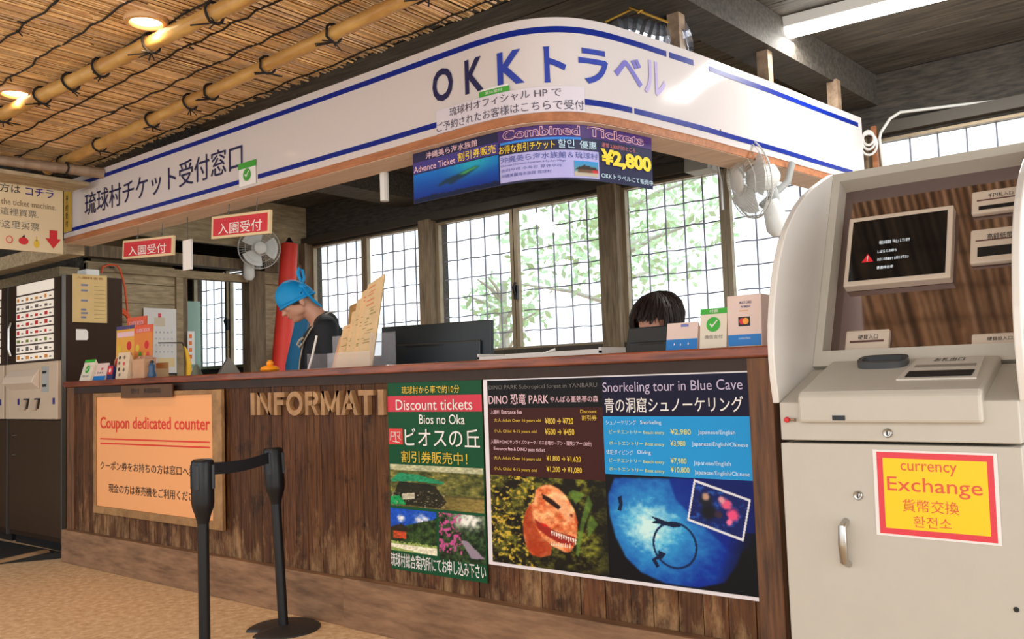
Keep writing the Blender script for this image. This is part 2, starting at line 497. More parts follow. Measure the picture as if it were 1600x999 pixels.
k = MB(); k.box(XL - .08, XL + .05, 0.72, 3.0, 2.24, 2.34); struct('trim_8', k, POSTW)
wf = MB(); wf.box(-6, XL - .06, 0.66, 0.72, 0, 2.95); struct('wall_hall', wf, WOODB)
we = MB(); we.box(-4.2, -4.1, -4.0, 3.0, 0, 2.95); struct('wall_end', we, WOODB)
wn = MB(); wn.box(-3.92, -3.86, 2.0, 3.0, 0, 2.95); struct('wall_inner', wn, mat('beige_wall', C(206, 186, 156), .7))

# ceiling beams
k = MB(); k.prism([(4.03, -0.4), (4.24, -0.4), (4.47, 3.0), (4.26, 3.0)], 'z', 2.75, 2.95); struct('trim_9', k, WOODB)
k = MB(); k.box(0.18, 0.52, 0.25, 3.0, 2.74, 2.95); struct('trim_10', k, WOODB)
k = MB(); k.box(-6, 10, 0.02, 0.14, 2.74, 2.95); struct('trim_11', k, mat('black_beam', C(26, 24, 22), .8))
k = MB(); k.box(-6, XL, 0.50, 0.66, 2.05, 2.14); k.box(-6, -0.07, 0.02, 0.14, 2.06, 2.16); struct('trim_12', k, WOODG)

# ------------------------------------------------------------------ outside: trees behind the glass, glare painted into their pale colours
LEAF = mat('glare_pale_leaf', C(206, 236, 192), 0.6, var=0.12, vscale=3)  # window glare is put into this pale leaf colour
BARK = mat('glare_pale_bark', C(206, 204, 196), 0.8)  # bark paled likewise, with the glare in its colour
def tree(name, label, x, y, h, r, n, seed):
    t = thing(name, label, 'tree', (x, y, 0), group='trees outside the windows')
    rs = random.Random(seed)
    tr = MB(); tr.tube([(0, 0, 0), (.05, .03, h * .4), (-.04, .02, h * .75), (.02, 0, h)], [.11, .09, .06, .03], 8)
    for i in range(7):
        a = rs.uniform(0, 6.28); z = h * rs.uniform(.5, .9)
        tr.tube([(0, 0, z), (r * .4 * math.cos(a), r * .4 * math.sin(a), z + .2), (r * .8 * math.cos(a), r * .8 * math.sin(a), z + .3)], [.035, .025, .01], 6)
    tr.build('trunk', BARK, t)
    lf = MB()
    for i in range(n):
        a = rs.uniform(0, 6.28); u = rs.uniform(-1, 1); q = rs.random() ** .4
        s_ = math.sqrt(1 - u * u)
        c = Vector((r * q * s_ * math.cos(a), r * q * s_ * math.sin(a), h * .85 + r * .8 * q * u))
        d = Vector((rs.uniform(-1, 1), rs.uniform(-1, 1), rs.uniform(-1, .3))).normalized(); e = d.orthogonal().normalized()
        L = rs.uniform(.08, .16)
        lf.add([c, c + d * L * .5 + e * L * .25, c + d * L, c + d * L * .5 - e * L * .25], [(0, 1, 2, 3)])
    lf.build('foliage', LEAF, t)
tree('leafy_tree', 'tree painted pale for glare, seen through the lattice window behind the seated clerk', .34, 6.5, 3.7, 1.5, 1500, 3)
tree('leafy_tree', 'tree painted pale for glare, seen through the window left of the dark double post', -1.25, 6.2, 2.4, 0.6, 260, 5)

# ================================================================== REED SCREEN AND BAMBOO
REED = mat('reed', C(244, 196, 138), 0.6, var=0.22, vscale=9, attr=True)
rt = thing('reed_screen', 'woven brown reed screen hung as a low ceiling over the queue', 'reed screen', (-0.1, 0, 2.66))
mb = MB(); x = 0.0; rr = random.Random(11)
while x < 6.6:
    y1 = 0.08 - 0.03 * x / 1.2 + 0.02 + rr.uniform(-.035, .03)
    y = y1
    while y > -3.0:
        L = rr.uniform(.5, 1.3); y0 = max(y - L, -3.02)
        t = rr.uniform(.62, 1.1); g = rr.random()
        mb.cur = (t, t * (1.0 if g < .8 else 1.05), t * (1.0 if g < .75 else 1.35)) if x < 4.3 else (1.15, 1.3, 1.6)  # right-hand reeds painted paler, to read bright in the mirror panel
        dz = rr.uniform(-.006, .006); dx = rr.uniform(-.012, .012)
        r = rr.uniform(.0035, .0062) * (1.0 if x < 4.3 else 1.35)
        a = (x, y, dz); b = (x + dx, y0 - .03, dz + rr.uniform(-.004, .004))
        mb.add([(a[0] - r, a[1], a[2]), (a[0], a[1], a[2] - r), (a[0] + r, a[1], a[2]), (a[0], a[1], a[2] + r),
                (b[0] - r, b[1], b[2]), (b[0], b[1], b[2] - r), (b[0] + r, b[1], b[2]), (b[0], b[1], b[2] + r)],
               [(0, 1, 5, 4), (1, 2, 6, 5), (2, 3, 7, 6), (3, 0, 4, 7)])
        y = y0 - rr.uniform(0, .02)
    x += rr.uniform(.0068, .0098) if x < 4.3 else rr.uniform(.028, .042)
mb.cur = (1, 1, 1)
mb.build('reeds', REED, rt)
bk = MB(); bk.box(0.02, 4.4, -3.0, 0.03 - .1, 0.014, 0.022); bk.build('backing_board', mat('reed_backing', C(158, 116, 74), .8, var=.2), rt)
ck = MB()
for yy in [0.06 - .2 * i for i in range(16)]:
    pts = []; x = 0.0
    while x < 6.6:
        pts.append((x, yy - 0.03 * x / 1.2 + rr.uniform(-.012, .012), -.010)); x += .09
    ck.tube(pts, .0045, 5)
for i in range(90):
    x = rr.uniform(.05, 6.4); yy = 0.06 - .2 * rr.randrange(14)
    yy -= 0.03 * x / 1.2
    ck.tube([(x, yy, -.012), (x + rr.uniform(-.03, .03), yy + rr.uniform(-.05, .05), -.02)], .004, 4)
ck.build('tie_cord', CORD, rt)

def pole(label, a, b, r, m, ties, seed):
    a = Vector(a); b = Vector(b)
    t = thing('bamboo_pole', label, 'pole', a)
    d = b - a; n = 26; rs = random.Random(seed)
    pts = []; rad = []
    for i in range(n + 1):
        q = i / n
        for dq, k in ((-.004, 1.0), (0, 1.12), (.004, 1.0)):
            if 0 <= q + dq <= 1: pts.append(d * (q + dq)); rad.append(r * k * (1 - .15 * q))
    k = MB(); k.tube(pts, rad, 10); k.build('cane', m, t, smooth=True)
    side = Vector((-d.y, d.x, 0)).normalized(); dd = d.normalized()
    for q in ties:
        c = d * q; kk = MB()
        kk.tube([c + side * (r * 1.2 * math.cos(w)) + Vector((0, 0, r * 1.2 * math.sin(w))) + dd * rs.uniform(-.006, .006) for w in [i * math.pi / 6 for i in range(12)]], .006, 5, closed=True)
        for j in range(5):
            e = c + Vector((0, 0, -r * 1.15)); kk.tube([e, e + side * rs.uniform(-.07, .07) + dd * rs.uniform(-.07, .07) + Vector((0, 0, -.012))], .0035, 4)
        kk.build('lashing', CORD, t)
    return t
pole('yellow bamboo pole lashed across the middle of the reed screen between its lights', (0.02, -0.86, 2.597), (4.3, -0.77, 2.597), .036, BAMB, [.15, .25, .355, .425, .49, .59, .70, .82, .92], 1)
pole('yellow bamboo pole lashed along the frayed edge of the reed screen above the fascia', (0.05, -0.16, 2.597), (4.3, -0.404, 2.597), .034, BAMB, [.06, .19, .35, .45, .50, .62, .74, .88], 2)
pole('short greyish bamboo pole closing the left end of the reed screen', (0.48, 0.0, 2.522), (0.08, -2.4, 2.522), .034, BAMBG, [.09, .3, .6], 3)
bd = MB(); bd.box(.172, .42, -2.6, -.06, 2.440, 2.464); tag(bd.build('timber_beam', WOODG), 'flat timber beam under the left end of the reed screen above the cream direction board', 'beam')

def downlight(label, x, y):
    t = thing('recessed_downlight', label, 'light', (x, y, 2.645), group='round downlights in the reed screen')
    k = MB(); k.lathe([(.062, .02), (.062, -.006), (.068, -.012), (.084, -.010), (.088, .0), (.088, .02)], 32); k.build('trim_ring', mat('downlight_ring', C(214, 170, 120), .45), t, smooth=True)
    k = MB(); k.lathe([(.0615, .004), (.05, -.002), (.02, -.006), (.001, -.006)], 32); k.build('lamp_lens', mat('lamp_warm', (1.0, 0.80, 0.52, 1), emit=9.0), t, smooth=True)
    d = bpy.data.lights.new('downlight_bulb', 'SPOT'); d.energy = 34; d.spot_size = math.radians(150); d.spot_blend = .7; d.color = (1.0, .66, .36); d.shadow_soft_size = .05
    o = bpy.data.objects.new('downlight_bulb', d); COL.objects.link(o); o.parent = t; o.location = (0, 0, -.03)
downlight('round warm downlight in the reed screen nearer the top edge of the photo', 2.639, -0.88)
downlight('round warm downlight in the reed screen above the cream direction board', 1.341, -0.873)

# ================================================================== THE CURVED FASCIA
FC = np.array([(-.07, 0), (1.0, 0), (2.2, 0), (3.0, -.004), (3.55, -.012), (3.72, -.012), (3.87, .006), (3.99, .056), (4.08, .136), (4.145, .255), (4.195, .44), (4.24, .67), (4.28, .88), (4.32, 1.15), (4.375, 1.5), (4.43, 1.92), (4.51, 2.5)])
def catmull(P, n):
    P = np.vstack([2 * P[0] - P[1], P, 2 * P[-1] - P[-2]]); out = []
    for i in range(1, len(P) - 2):
        for k in range(n):
            t = k / n; a, b, c, d = P[i - 1], P[i], P[i + 1], P[i + 2]
            out.append(.5 * (2 * b + (c - a) * t + (2 * a - 5 * b + 4 * c - d) * t * t + (3 * b - a - 3 * c + d) * t ** 3))
    out.append(P[-2]); return np.array(out)
FP = catmull(FC, 8)
FS = np.r_[0, np.cumsum(np.linalg.norm(np.diff(FP, axis=0), axis=1))]
FT = np.gradient(FP, axis=0); FT /= np.linalg.norm(FT, axis=1)[:, None]
FN = np.stack([-FT[:, 1], FT[:, 0]], 1)          # points inward, away from the viewer
def fas(s, z, inset=0.0):
    x = np.interp(s, FS, FP[:, 0]); y = np.interp(s, FS, FP[:, 1]); nx = np.interp(s, FS, FN[:, 0]); ny = np.interp(s, FS, FN[:, 1])
    return (x + nx * inset, y + ny * inset, z)
SEND = FS[-1]
def strip(s0, s1, z0, z1, i0, i1, extra=0):
    """A band that follows the fascia: heights z0..z1, from inset i0 to i1."""
    ss = [s0] + [s for s in FS if s0 + 1e-4 < s < s1 - 1e-4] + [s1]
    k = MB(); vs = []; fs = []
    for s in ss: vs += [fas(s, z0, i0), fas(s, z1, i0), fas(s, z1, i1), fas(s, z0, i1)]
    for i in range(len(ss) - 1):
        for j in range(4): fs.append((4 * i + j, 4 * i + (j + 1) % 4, 4 * i + 4 + (j + 1) % 4, 4 * i + 4 + j))
    fs.append((0, 1, 2, 3)); n = 4 * (len(ss) - 1); fs.append((n + 3, n + 2, n + 1, n))
    k.add(vs, fs); return k
ft = thing('fascia_sign', 'long white fascia with blue stripes curving around the counter corner', 'sign')
strip(0, SEND, 2.165, 2.555, 0, .025).build('sign_panel', SIGNW, ft, smooth=True)
k = MB()
for a, b, z0, z1 in ((0, 4.74, 2.492, 2.517), (4.76, 4.93, 2.492, 2.517), (5.05, SEND - .05, 2.492, 2.517), (0, 2.07, 2.197, 2.221), (2.23, 3.54, 2.197, 2.221), (4.25, 4.50, 2.197, 2.221), (4.515, 6.45, 2.197, 2.221)):
    q = strip(a, b, z0, z1, -.0025, 0); k.add(q.v, q.f)
k.build('stripe', BLUE, ft)
strip(0, SEND, 2.13, 2.166, .004, .03).build('trim_strip', TRIMW, ft, smooth=True)
k = MB(); ss = [s for s in FS if s <= SEND]
vs = []; fs = []
for s in ss: vs += [fas(s, 2.128, .01), fas(s, 2.128, .19), fas(s, 2.15, .19), fas(s, 2.15, .01)]
for i in range(len(ss) - 1):
    for j in range(4): fs.append((4 * i + j, 4 * i + (j + 1) % 4, 4 * i + 4 + (j + 1) % 4, 4 * i + 4 + j))
fs.append((0, 1, 2, 3)); k.add(vs, fs); k.build('soffit_board', SOFF, ft)
strip(0, SEND, 2.15, 2.50, .17, .19).build('inner_panel', WOODB, ft)
for s in (4.916, 5.673, 6.437):
    p = Vector(fas(s, 0, .075)); k = MB(); k.box(p.x - .03, p.x + .03, p.y - .03, p.y + .03, 2.53, 2.76); k.build('strut', BAMBG, ft)
p = fas(2.98, 0, .2); k = MB(); k.tube([(p[0], p[1], 1.99), (p[0], p[1], 2.13)], .022, 10); k.build('pipe_stub', WPLAST, ft)
P_ = 0.0035
def fmap(u, v): return fas(u, v, -P_)
letters(ft, [('琉球村チケット受付窓口', .307, 2.095, 2.275, 2.425, .012)], NAVY, fmap, name='ticket_window_lettering')
letters(ft, [('O', 3.523, 3.645, 2.304, 2.449, .026), ('K', 3.715, 3.815, 2.30, 2.446, .026)], NAVY, fmap, name='company_lettering')
letters(ft, [('K', 3.885, 4.005, 2.294, 2.436, .026), ('ト', 4.085, 4.175, 2.285, 2.434, .026), ('ラ', 4.228, 4.37, 2.286, 2.434, .026)], ROYAL, fmap, name='company_lettering')
letters(ft, [('ベ', 4.402, 4.57, 2.315, 2.438, .026)], VIOLET, fmap, name='company_lettering')
letters(ft, [('ル', 4.582, 4.725, 2.300, 2.452, .018)], LILAC, fmap, name='company_lettering')
k = MB()
for s, z in ((5.126, 2.22),):
    k.lathe([(.001, -.006), (.012, -.006), (.012, .0)], 10, fas(s, z, 0), axis='x')
k.build('screw_cap', BLACK, ft)
# taped notices on the fascia
def onfas(name, label, cat, s0, s1, z0, z1, m, off=-.005):
    t = thing(name, label, cat, (0, 0, 0)); strip(s0, s1, z0, z1, off, off + .0015).build('sheet', m, t); return t
t = onfas('taped_notice', 'pale lilac paper notice in black script taped below the large blue letters', 'notice', 3.545, 4.247, 2.165, 2.268, mat('lilac_paper', C(214, 206, 216), .5), -.006)
nm = lambda u, v: fas(u, v, -.008)
letters(t, [('琉球村オフィシャル HP で', 3.625, 4.15, 2.225, 2.262), ('ご予約されたお客様はこちらで受付', 3.547, 4.243, 2.172, 2.212)], mat('ink_soft_black', C(74, 66, 84), .5), nm)
t = onfas('payment_sticker', 'small green and white payment sticker below the letters K K', 'sticker', 3.80, 3.935, 2.262, 2.30, WHITE)
strip(3.795, 3.94, 2.268, 2.29, -.0105, -.009).build('green_band', GREEN, t)
letters(t, [('支払受付', 3.825, 3.91, 2.273, 2.285)], WHITE, lambda u, v: fas(u, v, -.0112))
t = onfas('payment_sticker', 'white sticker with green band and tick beside the ticket window lettering', 'sticker', 2.065, 2.215, 2.178, 2.30, WHITE)
strip(2.06, 2.22, 2.272, 2.305, -.0075, -.006).build('green_band', GREEN, t)
def disc(parent, name, m, fn, u, v, r, n=20, ry=None):
    k = MB(); k.add([fn(u + r * math.cos(2 * math.pi * i / n), v + (ry or r) * math.sin(2 * math.pi * i / n)) for i in range(n)], [tuple(range(n))]); return k.build(name, m, parent)
def poly(parent, name, m, fn, pts, ):
    k = MB(); k.add([fn(*p) for p in pts], [tuple(range(len(pts)))]); return k.build(name, m, parent)
def tick(parent, fn, u, v, r):
    return poly(parent, 'tick_mark', WHITE, fn, [(u - .55 * r, v + .05 * r), (u - .15 * r, v - .45 * r), (u + .65 * r, v + .5 * r), (u + .5 * r, v + .6 * r), (u - .12 * r, v - .12 * r), (u - .4 * r, v + .15 * r)])
f2 = lambda u, v: fas(u, v, -.0085)
disc(t, 'green_disc', GREEN, f2, 2.14, 2.235, .034)
tick(t, lambda u, v: fas(u, v, -.0098), 2.14, 2.235, .034)
t = onfas('yellow_notice', 'narrow yellow vertical notice at the left end of the white fascia', 'notice', .01, .125, 2.20, 2.488, mat('yellow_paper', C(206, 168, 64), .55))
letters(t, [('予', .04, .075, 2.40, 2.45, .02), ('約', .04, .075, 2.345, 2.39, .02), ('受', .04, .075, 2.29, 2.335, .02), ('付', .04, .075, 2.235, 2.28, .02)], BLACK, lambda u, v: fas(u, v, -.0075))

# ---- banner that hangs under the curve
bt = thing('hanging_banner', 'glossy blue and purple ticket banner hung beneath the fascia curve', 'banner')
BI = .05
def bmap(u, v, o=0.0): return fas(u, v, BI - o)
B0, B1, BZ0, BZ1 = 3.335, 4.672, 1.90, 2.128
strip(B0, B1, BZ0, BZ1, BI, BI + .003).build('sheet', mat('banner_navy', C(20, 22, 66), .35), bt)
def sea_fish(U, V):
    img = mixc(V + .25 * (vnoise(*U.shape, 4, 3) - .5), (10, 40, 130), (20, 110, 200))
    img = lay(img, blur(np.exp(-(((U - .72) / .25) ** 2 + ((V - .9) / .3) ** 2)), 1) * .7, (40, 190, 190))
    b = pmask(U, V, [(.28, .42), (.40, .60), (.52, .66), (.74, .80), (.80, .78), (.66, .58), (.55, .48), (.46, .36), (.42, .45), (.34, .40)])
    img = lay(img, blur(b, 2), (26, 56, 80)); img = lay(img, blur(pmask(U, V, [(.55, .66), (.74, .79), (.78, .76), (.62, .62)]), 2), (70, 170, 90))
    img = lay(img, (V < .12 + .14 * vnoise(*U.shape, 22, 8) - .05) * .9, (14, 26, 56)); return img
sp = 3.842
picture(bt, 'sea_picture', B0 + .004, sp, BZ0 + .003, 2.03, 90, 40, sea_fish, pmap=lambda u, v: bmap(u, v, .002))
strip(B0 + .002, sp, 2.035, 2.085, BI - .0015, BI - .0005).build('purple_band', mat('banner_violet', C(56, 44, 130), .4), bt)
strip(sp, B1, 2.075, BZ1, BI - .0015, BI - .0005).build('purple_band', mat('banner_purple', C(62, 30, 104), .4), bt)
strip(sp + .006, 4.342, 1.908, 2.022, BI - .0015, BI - .0005).build('lilac_box', mat('banner_lilac', C(176, 172, 226), .4), bt)
strip(sp + .01, 4.25, 2.066, 2.076, BI - .002, BI - .001).build('blue_swoosh', mat('banner_sky', C(40, 130, 220), .4), bt)
bm_ = lambda u, v: bmap(u, v, .0035)
letters(bt, [('沖縄美ら海水族館', 3.42, 3.73, 2.088, 2.118, .01)], PINKI, bm_)
letters(bt, [('Advance Ticket', 3.343, 3.60, 2.038, 2.066, .006)], PINKI, bm_)
letters(bt, [('割引券販売', 3.615, 3.83, 2.040, 2.078, .02), ('お得な割引チケット', sp + .005, 4.12, 2.028, 2.063, .012), ('¥2,800', 4.352, 4.662, 1.962, 2.04, .05)], YEL, bm_)
letters(bt, [('할인', 4.135, 4.215, 2.03, 2.066, .012), ('優惠', 4.24, 4.33, 2.03, 2.062, .012), ('OKKトラベルにて販売中', 4.352, 4.667, 1.915, 1.938, .008)], LBLUE, bm_)
letters(bt, [('Combined', 3.868, 4.245, 2.083, 2.124, .035), ('Tickets', 4.285, 4.618, 2.083, 2.124, .035)], mat('ink_peach', C(236, 184, 190), .5), bm_)
letters(bt, [('Combined', 3.871, 4.242, 2.086, 2.121, .004), ('Tickets', 4.288, 4.615, 2.086, 2.121, .004)], mat('banner_purple', (0, 0, 0, 1)), lambda u, v: bmap(u, v, .0045))
letters(bt, [('通常 3,000円のところ', 4.36, 4.56, 2.045, 2.065, .01)], mat('ink_salmon', C(206, 110, 110), .5), bm_)
letters(bt, [('沖縄美ら海水族館＆琉球村', sp + .012, 4.335, 1.988, 2.015, .004), ('Okinawa Churaumi Aquarium & Ryukyu Village', sp + .012, 4.17, 1.972, 1.982), ('츄라우미 수족관 류큐무라', sp + .012, 4.15, 1.951, 1.964), ('沖繩美麗海水族館 琉球村', sp + .012, 4.10, 1.928, 1.942)], mat('ink_slate', C(84, 92, 160), .5), bm_)
def pavilion(U, V):
    img = mixc(V, (120, 150, 120), (60, 150, 220)); img = lay(img, V < .3, (190, 180, 160))
    img = lay(img, pmask(U, V, [(.05, .5), (.4, .75), (.9, .6), (1, .45), (.1, .4)]), (60, 48, 40)); img = lay(img, (V > .2) & (V < .45) & (U > .15) & (U < .9), (110, 80, 60)); return lay(img, (V > .2) & (V < .42) & (U > .75), (200, 60, 60))
picture(bt, 'pavilion_picture', 4.21, 4.335, 1.915, 1.978, 26, 16, pavilion, pmap=lambda u, v: bmap(u, v, .003))
hk = MB()
for s in (3.46, 4.02, 4.50): hk.tube([fas(s, 2.125, BI), fas(s, 2.15, BI)], .004, 6)
hk.build('hanger', CORD, bt)

# ---- two red plates on wires
def red_plate(label, cx, cz, w, h):
    t = thing('hanging_red_sign', label, 'sign', (cx, .06, cz), rot=(0, math.radians(4.0), 0), group='red admission signs hung from the fascia')
    k = MB(); k.box(-w / 2, w / 2, -.008, .008, -h / 2, h / 2); k.build('board', CREAM, t)
    patch(t, 'red_face', mat('plate_red', C(206, 40, 52), .45), -w / 2 + .018, w / 2 - .018, -h / 2 + .014, h / 2 - .014, -.0085)
    letters(t, [('入園受付', -w * .37, w * .38, -h * .34, h * .16, .012)], WHITE, y=-.0105)
    letters(t, [('ENTRANCE RECEPTION', -w * .42, w * .42, h * .22, h * .33)], PINKR, y=-.0105)
    k = MB()
    for u in (-w * .22, w * .26): k.tube([(u, 0, h / 2), (u + .004, .0, 2.13 - cz)], .0025, 5); k.tube([(u - .012, 0, h / 2 + .012), (u, 0, h / 2 + .026), (u + .012, 0, h / 2 + .012)], .0025, 5)
    k.build('hanging_wire', mat('wire_grey', C(90, 86, 80), .5, metal=.5), t)
red_plate('red admission sign hung low, with a white strip at its right end', .93, 1.985, .60, .118)
red_plate('red admission sign hung in front of the white wall fan', 1.91, 1.993, .545, .126)
t = thing('daylight_strip', 'blank white vertical strip standing in for a daylight gap beside the lower red sign', 'strip', (1.31, .1, 1.81))
k = MB(); k.box(-.045, .045, -.006, .006, 0, .18); k.build('strip_plate', WHITE, t)  # white plate put in for a bright gap of daylight
k = MB(); k.tube([(0, 0, .18), (0, 0, .335)], .003, 5); k.build('hanging_wire', MATS['wire_grey'], t)

# ---- cream direction board
t = thing('direction_board', 'cream hanging board with a red down arrow pointing to the ticket machines', 'sign', (.15, -.106, 2.022), rz=math.pi / 2)
def bl(u, v): return (u, 0, v)
W_, H_ = .62, .445    # local x runs along world y; the left end of the writing is further from the wall
k = MB(); k.box(-W_, 0, 0, .018, 0, H_); k.build('board', mat('direction_cream', C(232, 212, 172), .55), t)
letters(t, [('現金の方は', -.585, -.265, .362, .418, .012)], BLACK); letters(t, [('コチラ', -.235, -.06, .36, .415, .012)], mat('ink_indigo', C(62, 50, 140), .5))
letters(t, [('Please use the ticket machine.', -.57, -.045, .285, .322)], INKBR)
letters(t, [('顧客請這裡買票.', -.55, -.155, .218, .265), ('顾客请这里买票', -.55, -.15, .135, .185)], INKG)
k = MB(); k.add([(-.085, -.002, .15), (-.035, -.002, .15), (-.035, -.002, .095), (0.0 - .012, -.002, .095), (-.06, -.002, .03), (-.112, -.002, .095), (-.085, -.002, .095)], [(0, 1, 2, 6), (5, 4, 3)]); k.build('red_arrow', RED, t)
fb = lambda u, v: (u, -.002, v)
disc(t, 'red_fruit', RED, fb, -.245, .062, .03, ry=.024); poly(t, 'fruit_stalk', BLACK, fb, [(-.255, .085), (-.24, .105), (-.236, .085)])
disc(t, 'gold_bottle', YELD, fb, -.165, .05, .018, ry=.026); poly(t, 'bottle_neck', YELD, fb, [(-.169, .07), (-.161, .07), (-.162, .10), (-.168, .10)])
k = MB(); k.tube([(-.33 + .018 * math.cos(a), -.003, .062 + .022 * math.sin(a)) for a in [i * math.pi / 8 for i in range(16)]], .003, 4, closed=True); k.build('rose_outline', PINKR, t)
k = MB()
for u in (-.06, -.3, -.56): k.tube([(u, .009, H_), (u, .009, .53)], .004, 6)
k.build('hook', CORD, t)

# ================================================================== THE COUNTER
CL, CR = 0.045, 4.925
ct = thing('service_counter', 'long dark plank reception counter with a reddish wooden top', 'counter')
k = MB(); k.box(CL - .02, CR + .01, -.05, .27, 1.143, 1.180); k.build('worktop', REDW, ct, bevel=.006)
k = MB(); x = CL + .10; rp = random.Random(4)
while x < CR - .09:
    w = rp.uniform(.088, .112); x1 = min(x + w, CR - .085)
    t = rp.uniform(.72, 1.2); k.cur = (t, t * rp.uniform(.94, 1.02), t * rp.uniform(.9, 1.02))
    d = rp.uniform(0, .004)
    k.box(x + .0018, x1 - .0018, -.018 + d, .01, .14, 1.143)
    x = x1
k.cur = (.8, .8, .8); k.box(CR - .02, CR - .004, .02, .27, .05, 1.143); k.box(CL, CL + .016, .02, .27, .05, 1.143); k.box(CL, CR - .02, .01, .02, .0, 1.143)
k.build('front_panel', wear_planks(), ct)
for a, b in ((CL, CL + .10), (CR - .085, CR)):
    k = MB(); k.box(a, b, -.034, .03, .0, 1.143); k.build('corner_post', mat('corner_post_wood', C(72, 46, 28), .6, col2=C(128, 84, 50), vscale=4, stretch=(12, 12, 1), bump=.15), ct, bevel=.004)
k = MB(); k.box(CL - .005, 2.86, -.065, -.018, 0, .212); k.build('plinth', PLINTH, ct, bevel=.004)
k = MB(); k.box(2.862, CR, -.075, -.018, 0, .222); k.build('plinth', PLINTH, ct, bevel=.004)
k = MB(); k.box(CL + .1, CR - .085, -.03, -.018, 1.10, 1.143); k.build('top_rail', mat('dark_rail', C(48, 28, 18), .6, var=.2), ct)
def wood_letter(parent, ch, u0, u1, v0, v1, m):
    w = u1 - u0; h = v1 - v0; q = min(.024, w); k = MB()
    def P(*pts): k.prism([(u0 + a * w, v0 + b * h) for a, b in pts], 'y', -.042, -.016)
    a = q / w; b = q * 1.05 / h
    def ring(cx, cy, rx, ry, t0, t1, n=22):
        for i in range(n):
            A, B = t0 + (t1 - t0) * i / n, t0 + (t1 - t0) * (i + 1) / n
            P((cx + rx * math.cos(A), cy + ry * math.sin(A)), (cx + rx * math.cos(B), cy + ry * math.sin(B)), (cx + (rx - a) * math.cos(B), cy + (ry - b) * math.sin(B)), (cx + (rx - a) * math.cos(A), cy + (ry - b) * math.sin(A)))
    if ch == 'I': P((0, 0), (1, 0), (1, 1), (0, 1))
    if ch in 'NFRM': P((0, 0), (a, 0), (a, 1), (0, 1))
    if ch in 'NM': P((1 - a, 0), (1, 0), (1, 1), (1 - a, 1))
    if ch == 'N': P((0, 1), (a, 1), (1, 0), (1 - a, 0))
    if ch == 'F': P((a, 1 - b), (1, 1 - b), (1, 1), (a, 1)); P((a, .44), (.86, .44), (.86, .44 + b), (a, .44 + b))
    if ch == 'O': ring(.5, .5, .5, .52, 0, 2 * math.pi, 36)
    if ch == 'R':
        P((a, 1 - b), (.6, 1 - b), (.6, 1), (a, 1)); P((a, .40), (.6, .40), (.6, .40 + b), (a, .40 + b)); ring(.56, .70, .42, .30, -math.pi / 2, math.pi / 2); P((.42, .42), (.42 + a, .42), (1, 0), (1 - a * 1.1, 0))
    if ch == 'M': P((0, 1), (a, 1), (.5 + a * .45, .12), (.5 - a * .45, .12)); P((1 - a, 1), (1, 1), (.5 + a * .45, .12), (.5 - a * .45, .12))
    if ch == 'A': P((0, 0), (a, 0), (.5 + a * .5, 1), (.5 - a * .5, 1)); P((1 - a, 0), (1, 0), (.5 + a * .5, 1), (.5 - a * .5, 1)); P((.24, .24), (.76, .24), (.70, .24 + b), (.30, .24 + b))
    if ch == 'T': P((0, 1 - b), (1, 1 - b), (1, 1), (0, 1)); P((.5 - a / 2, 0), (.5 + a / 2, 0), (.5 + a / 2, 1 - b), (.5 - a / 2, 1 - b))
    return k.build('wooden_letter', m, parent)
LW = mat('letter_wood', C(150, 112, 74), .55, col2=C(184, 144, 100), vscale=8)
for ch, p0, p1 in (('I', 397, 403.5), ('N', 408, 431), ('F', 436, 453), ('O', 456, 482), ('R', 486, 507), ('M', 511, 539), ('A', 541, 566), ('T', 567, 589), ('I', 595.5, 603.5)):
    fx = lambda p: 2.126 + 1.0 * ((p - 397) / 206.5) * (1.06 - .06 * (p - 397) / 206.5)
    wood_letter(ct, ch, fx(p0), fx(p1), .958, 1.072, LW)

# ---- coupon board
cb = thing('coupon_board', 'peach coupon counter sign in a wooden frame on the counter front', 'sign', (0.463, -.036, .349))
FW, FH = 1.42, .748
FRM = mat('oak_frame', C(132, 96, 58), .5, col2=C(172, 132, 84), vscale=4, stretch=(3, 6, 3))
for nme, b in (('frame_left', (0, .03, 0, FH)), ('frame_right', (FW - .09, FW, 0, FH)), ('frame_bottom', (.03, FW - .09, 0, .045)), ('frame_top', (.03, FW - .09, FH - .025, FH))):
    k = MB(); k.box(b[0], b[1], -.022, .0, b[2], b[3]); k.build('frame', FRM, cb, bevel=.003)
k = MB(); k.box(.028, FW - .088, -.012, -.002, .043, FH - .024); k.build('poster_sheet', mat('peach_paper', C(244, 172, 112), .55), cb)
yy = -.0135
letters(cb, [('Coupon dedicated counter', .075, 1.30, .505, .60, .018)], mat('ink_coral', C(222, 58, 38), .5), y=yy)
patch(cb, 'rule', MATS['ink_coral'], .075, 1.295, .458, .467, -.0125); patch(cb, 'rule', MATS['ink_coral'], .075, 1.295, .430, .439, -.0125)
letters(cb, [('クーポン券をお持ちの方は窓口へ提示', .075, 1.22, .272, .325, .012), ('現金の方は券売機をご利用ください', .18, 1.20, .135, .19, .012)], BLACK, y=yy)
t = thing('name_plate', 'small brown wooden plate clipped on top of the peach coupon sign', 'plate', (.853, -.062, 1.062))
k = MB(); k.box(0, .57, -.016, 0, 0, .075); k.build('plate_board', mat('plate_brown', C(92, 62, 36), .5, var=.15), t, bevel=.004)
letters(t, [('受付', .12, .22, .026, .056, .02), ('外国語対応', .27, .46, .026, .056, .02)], mat('ink_umber', C(40, 24, 14), .5), y=-.018)

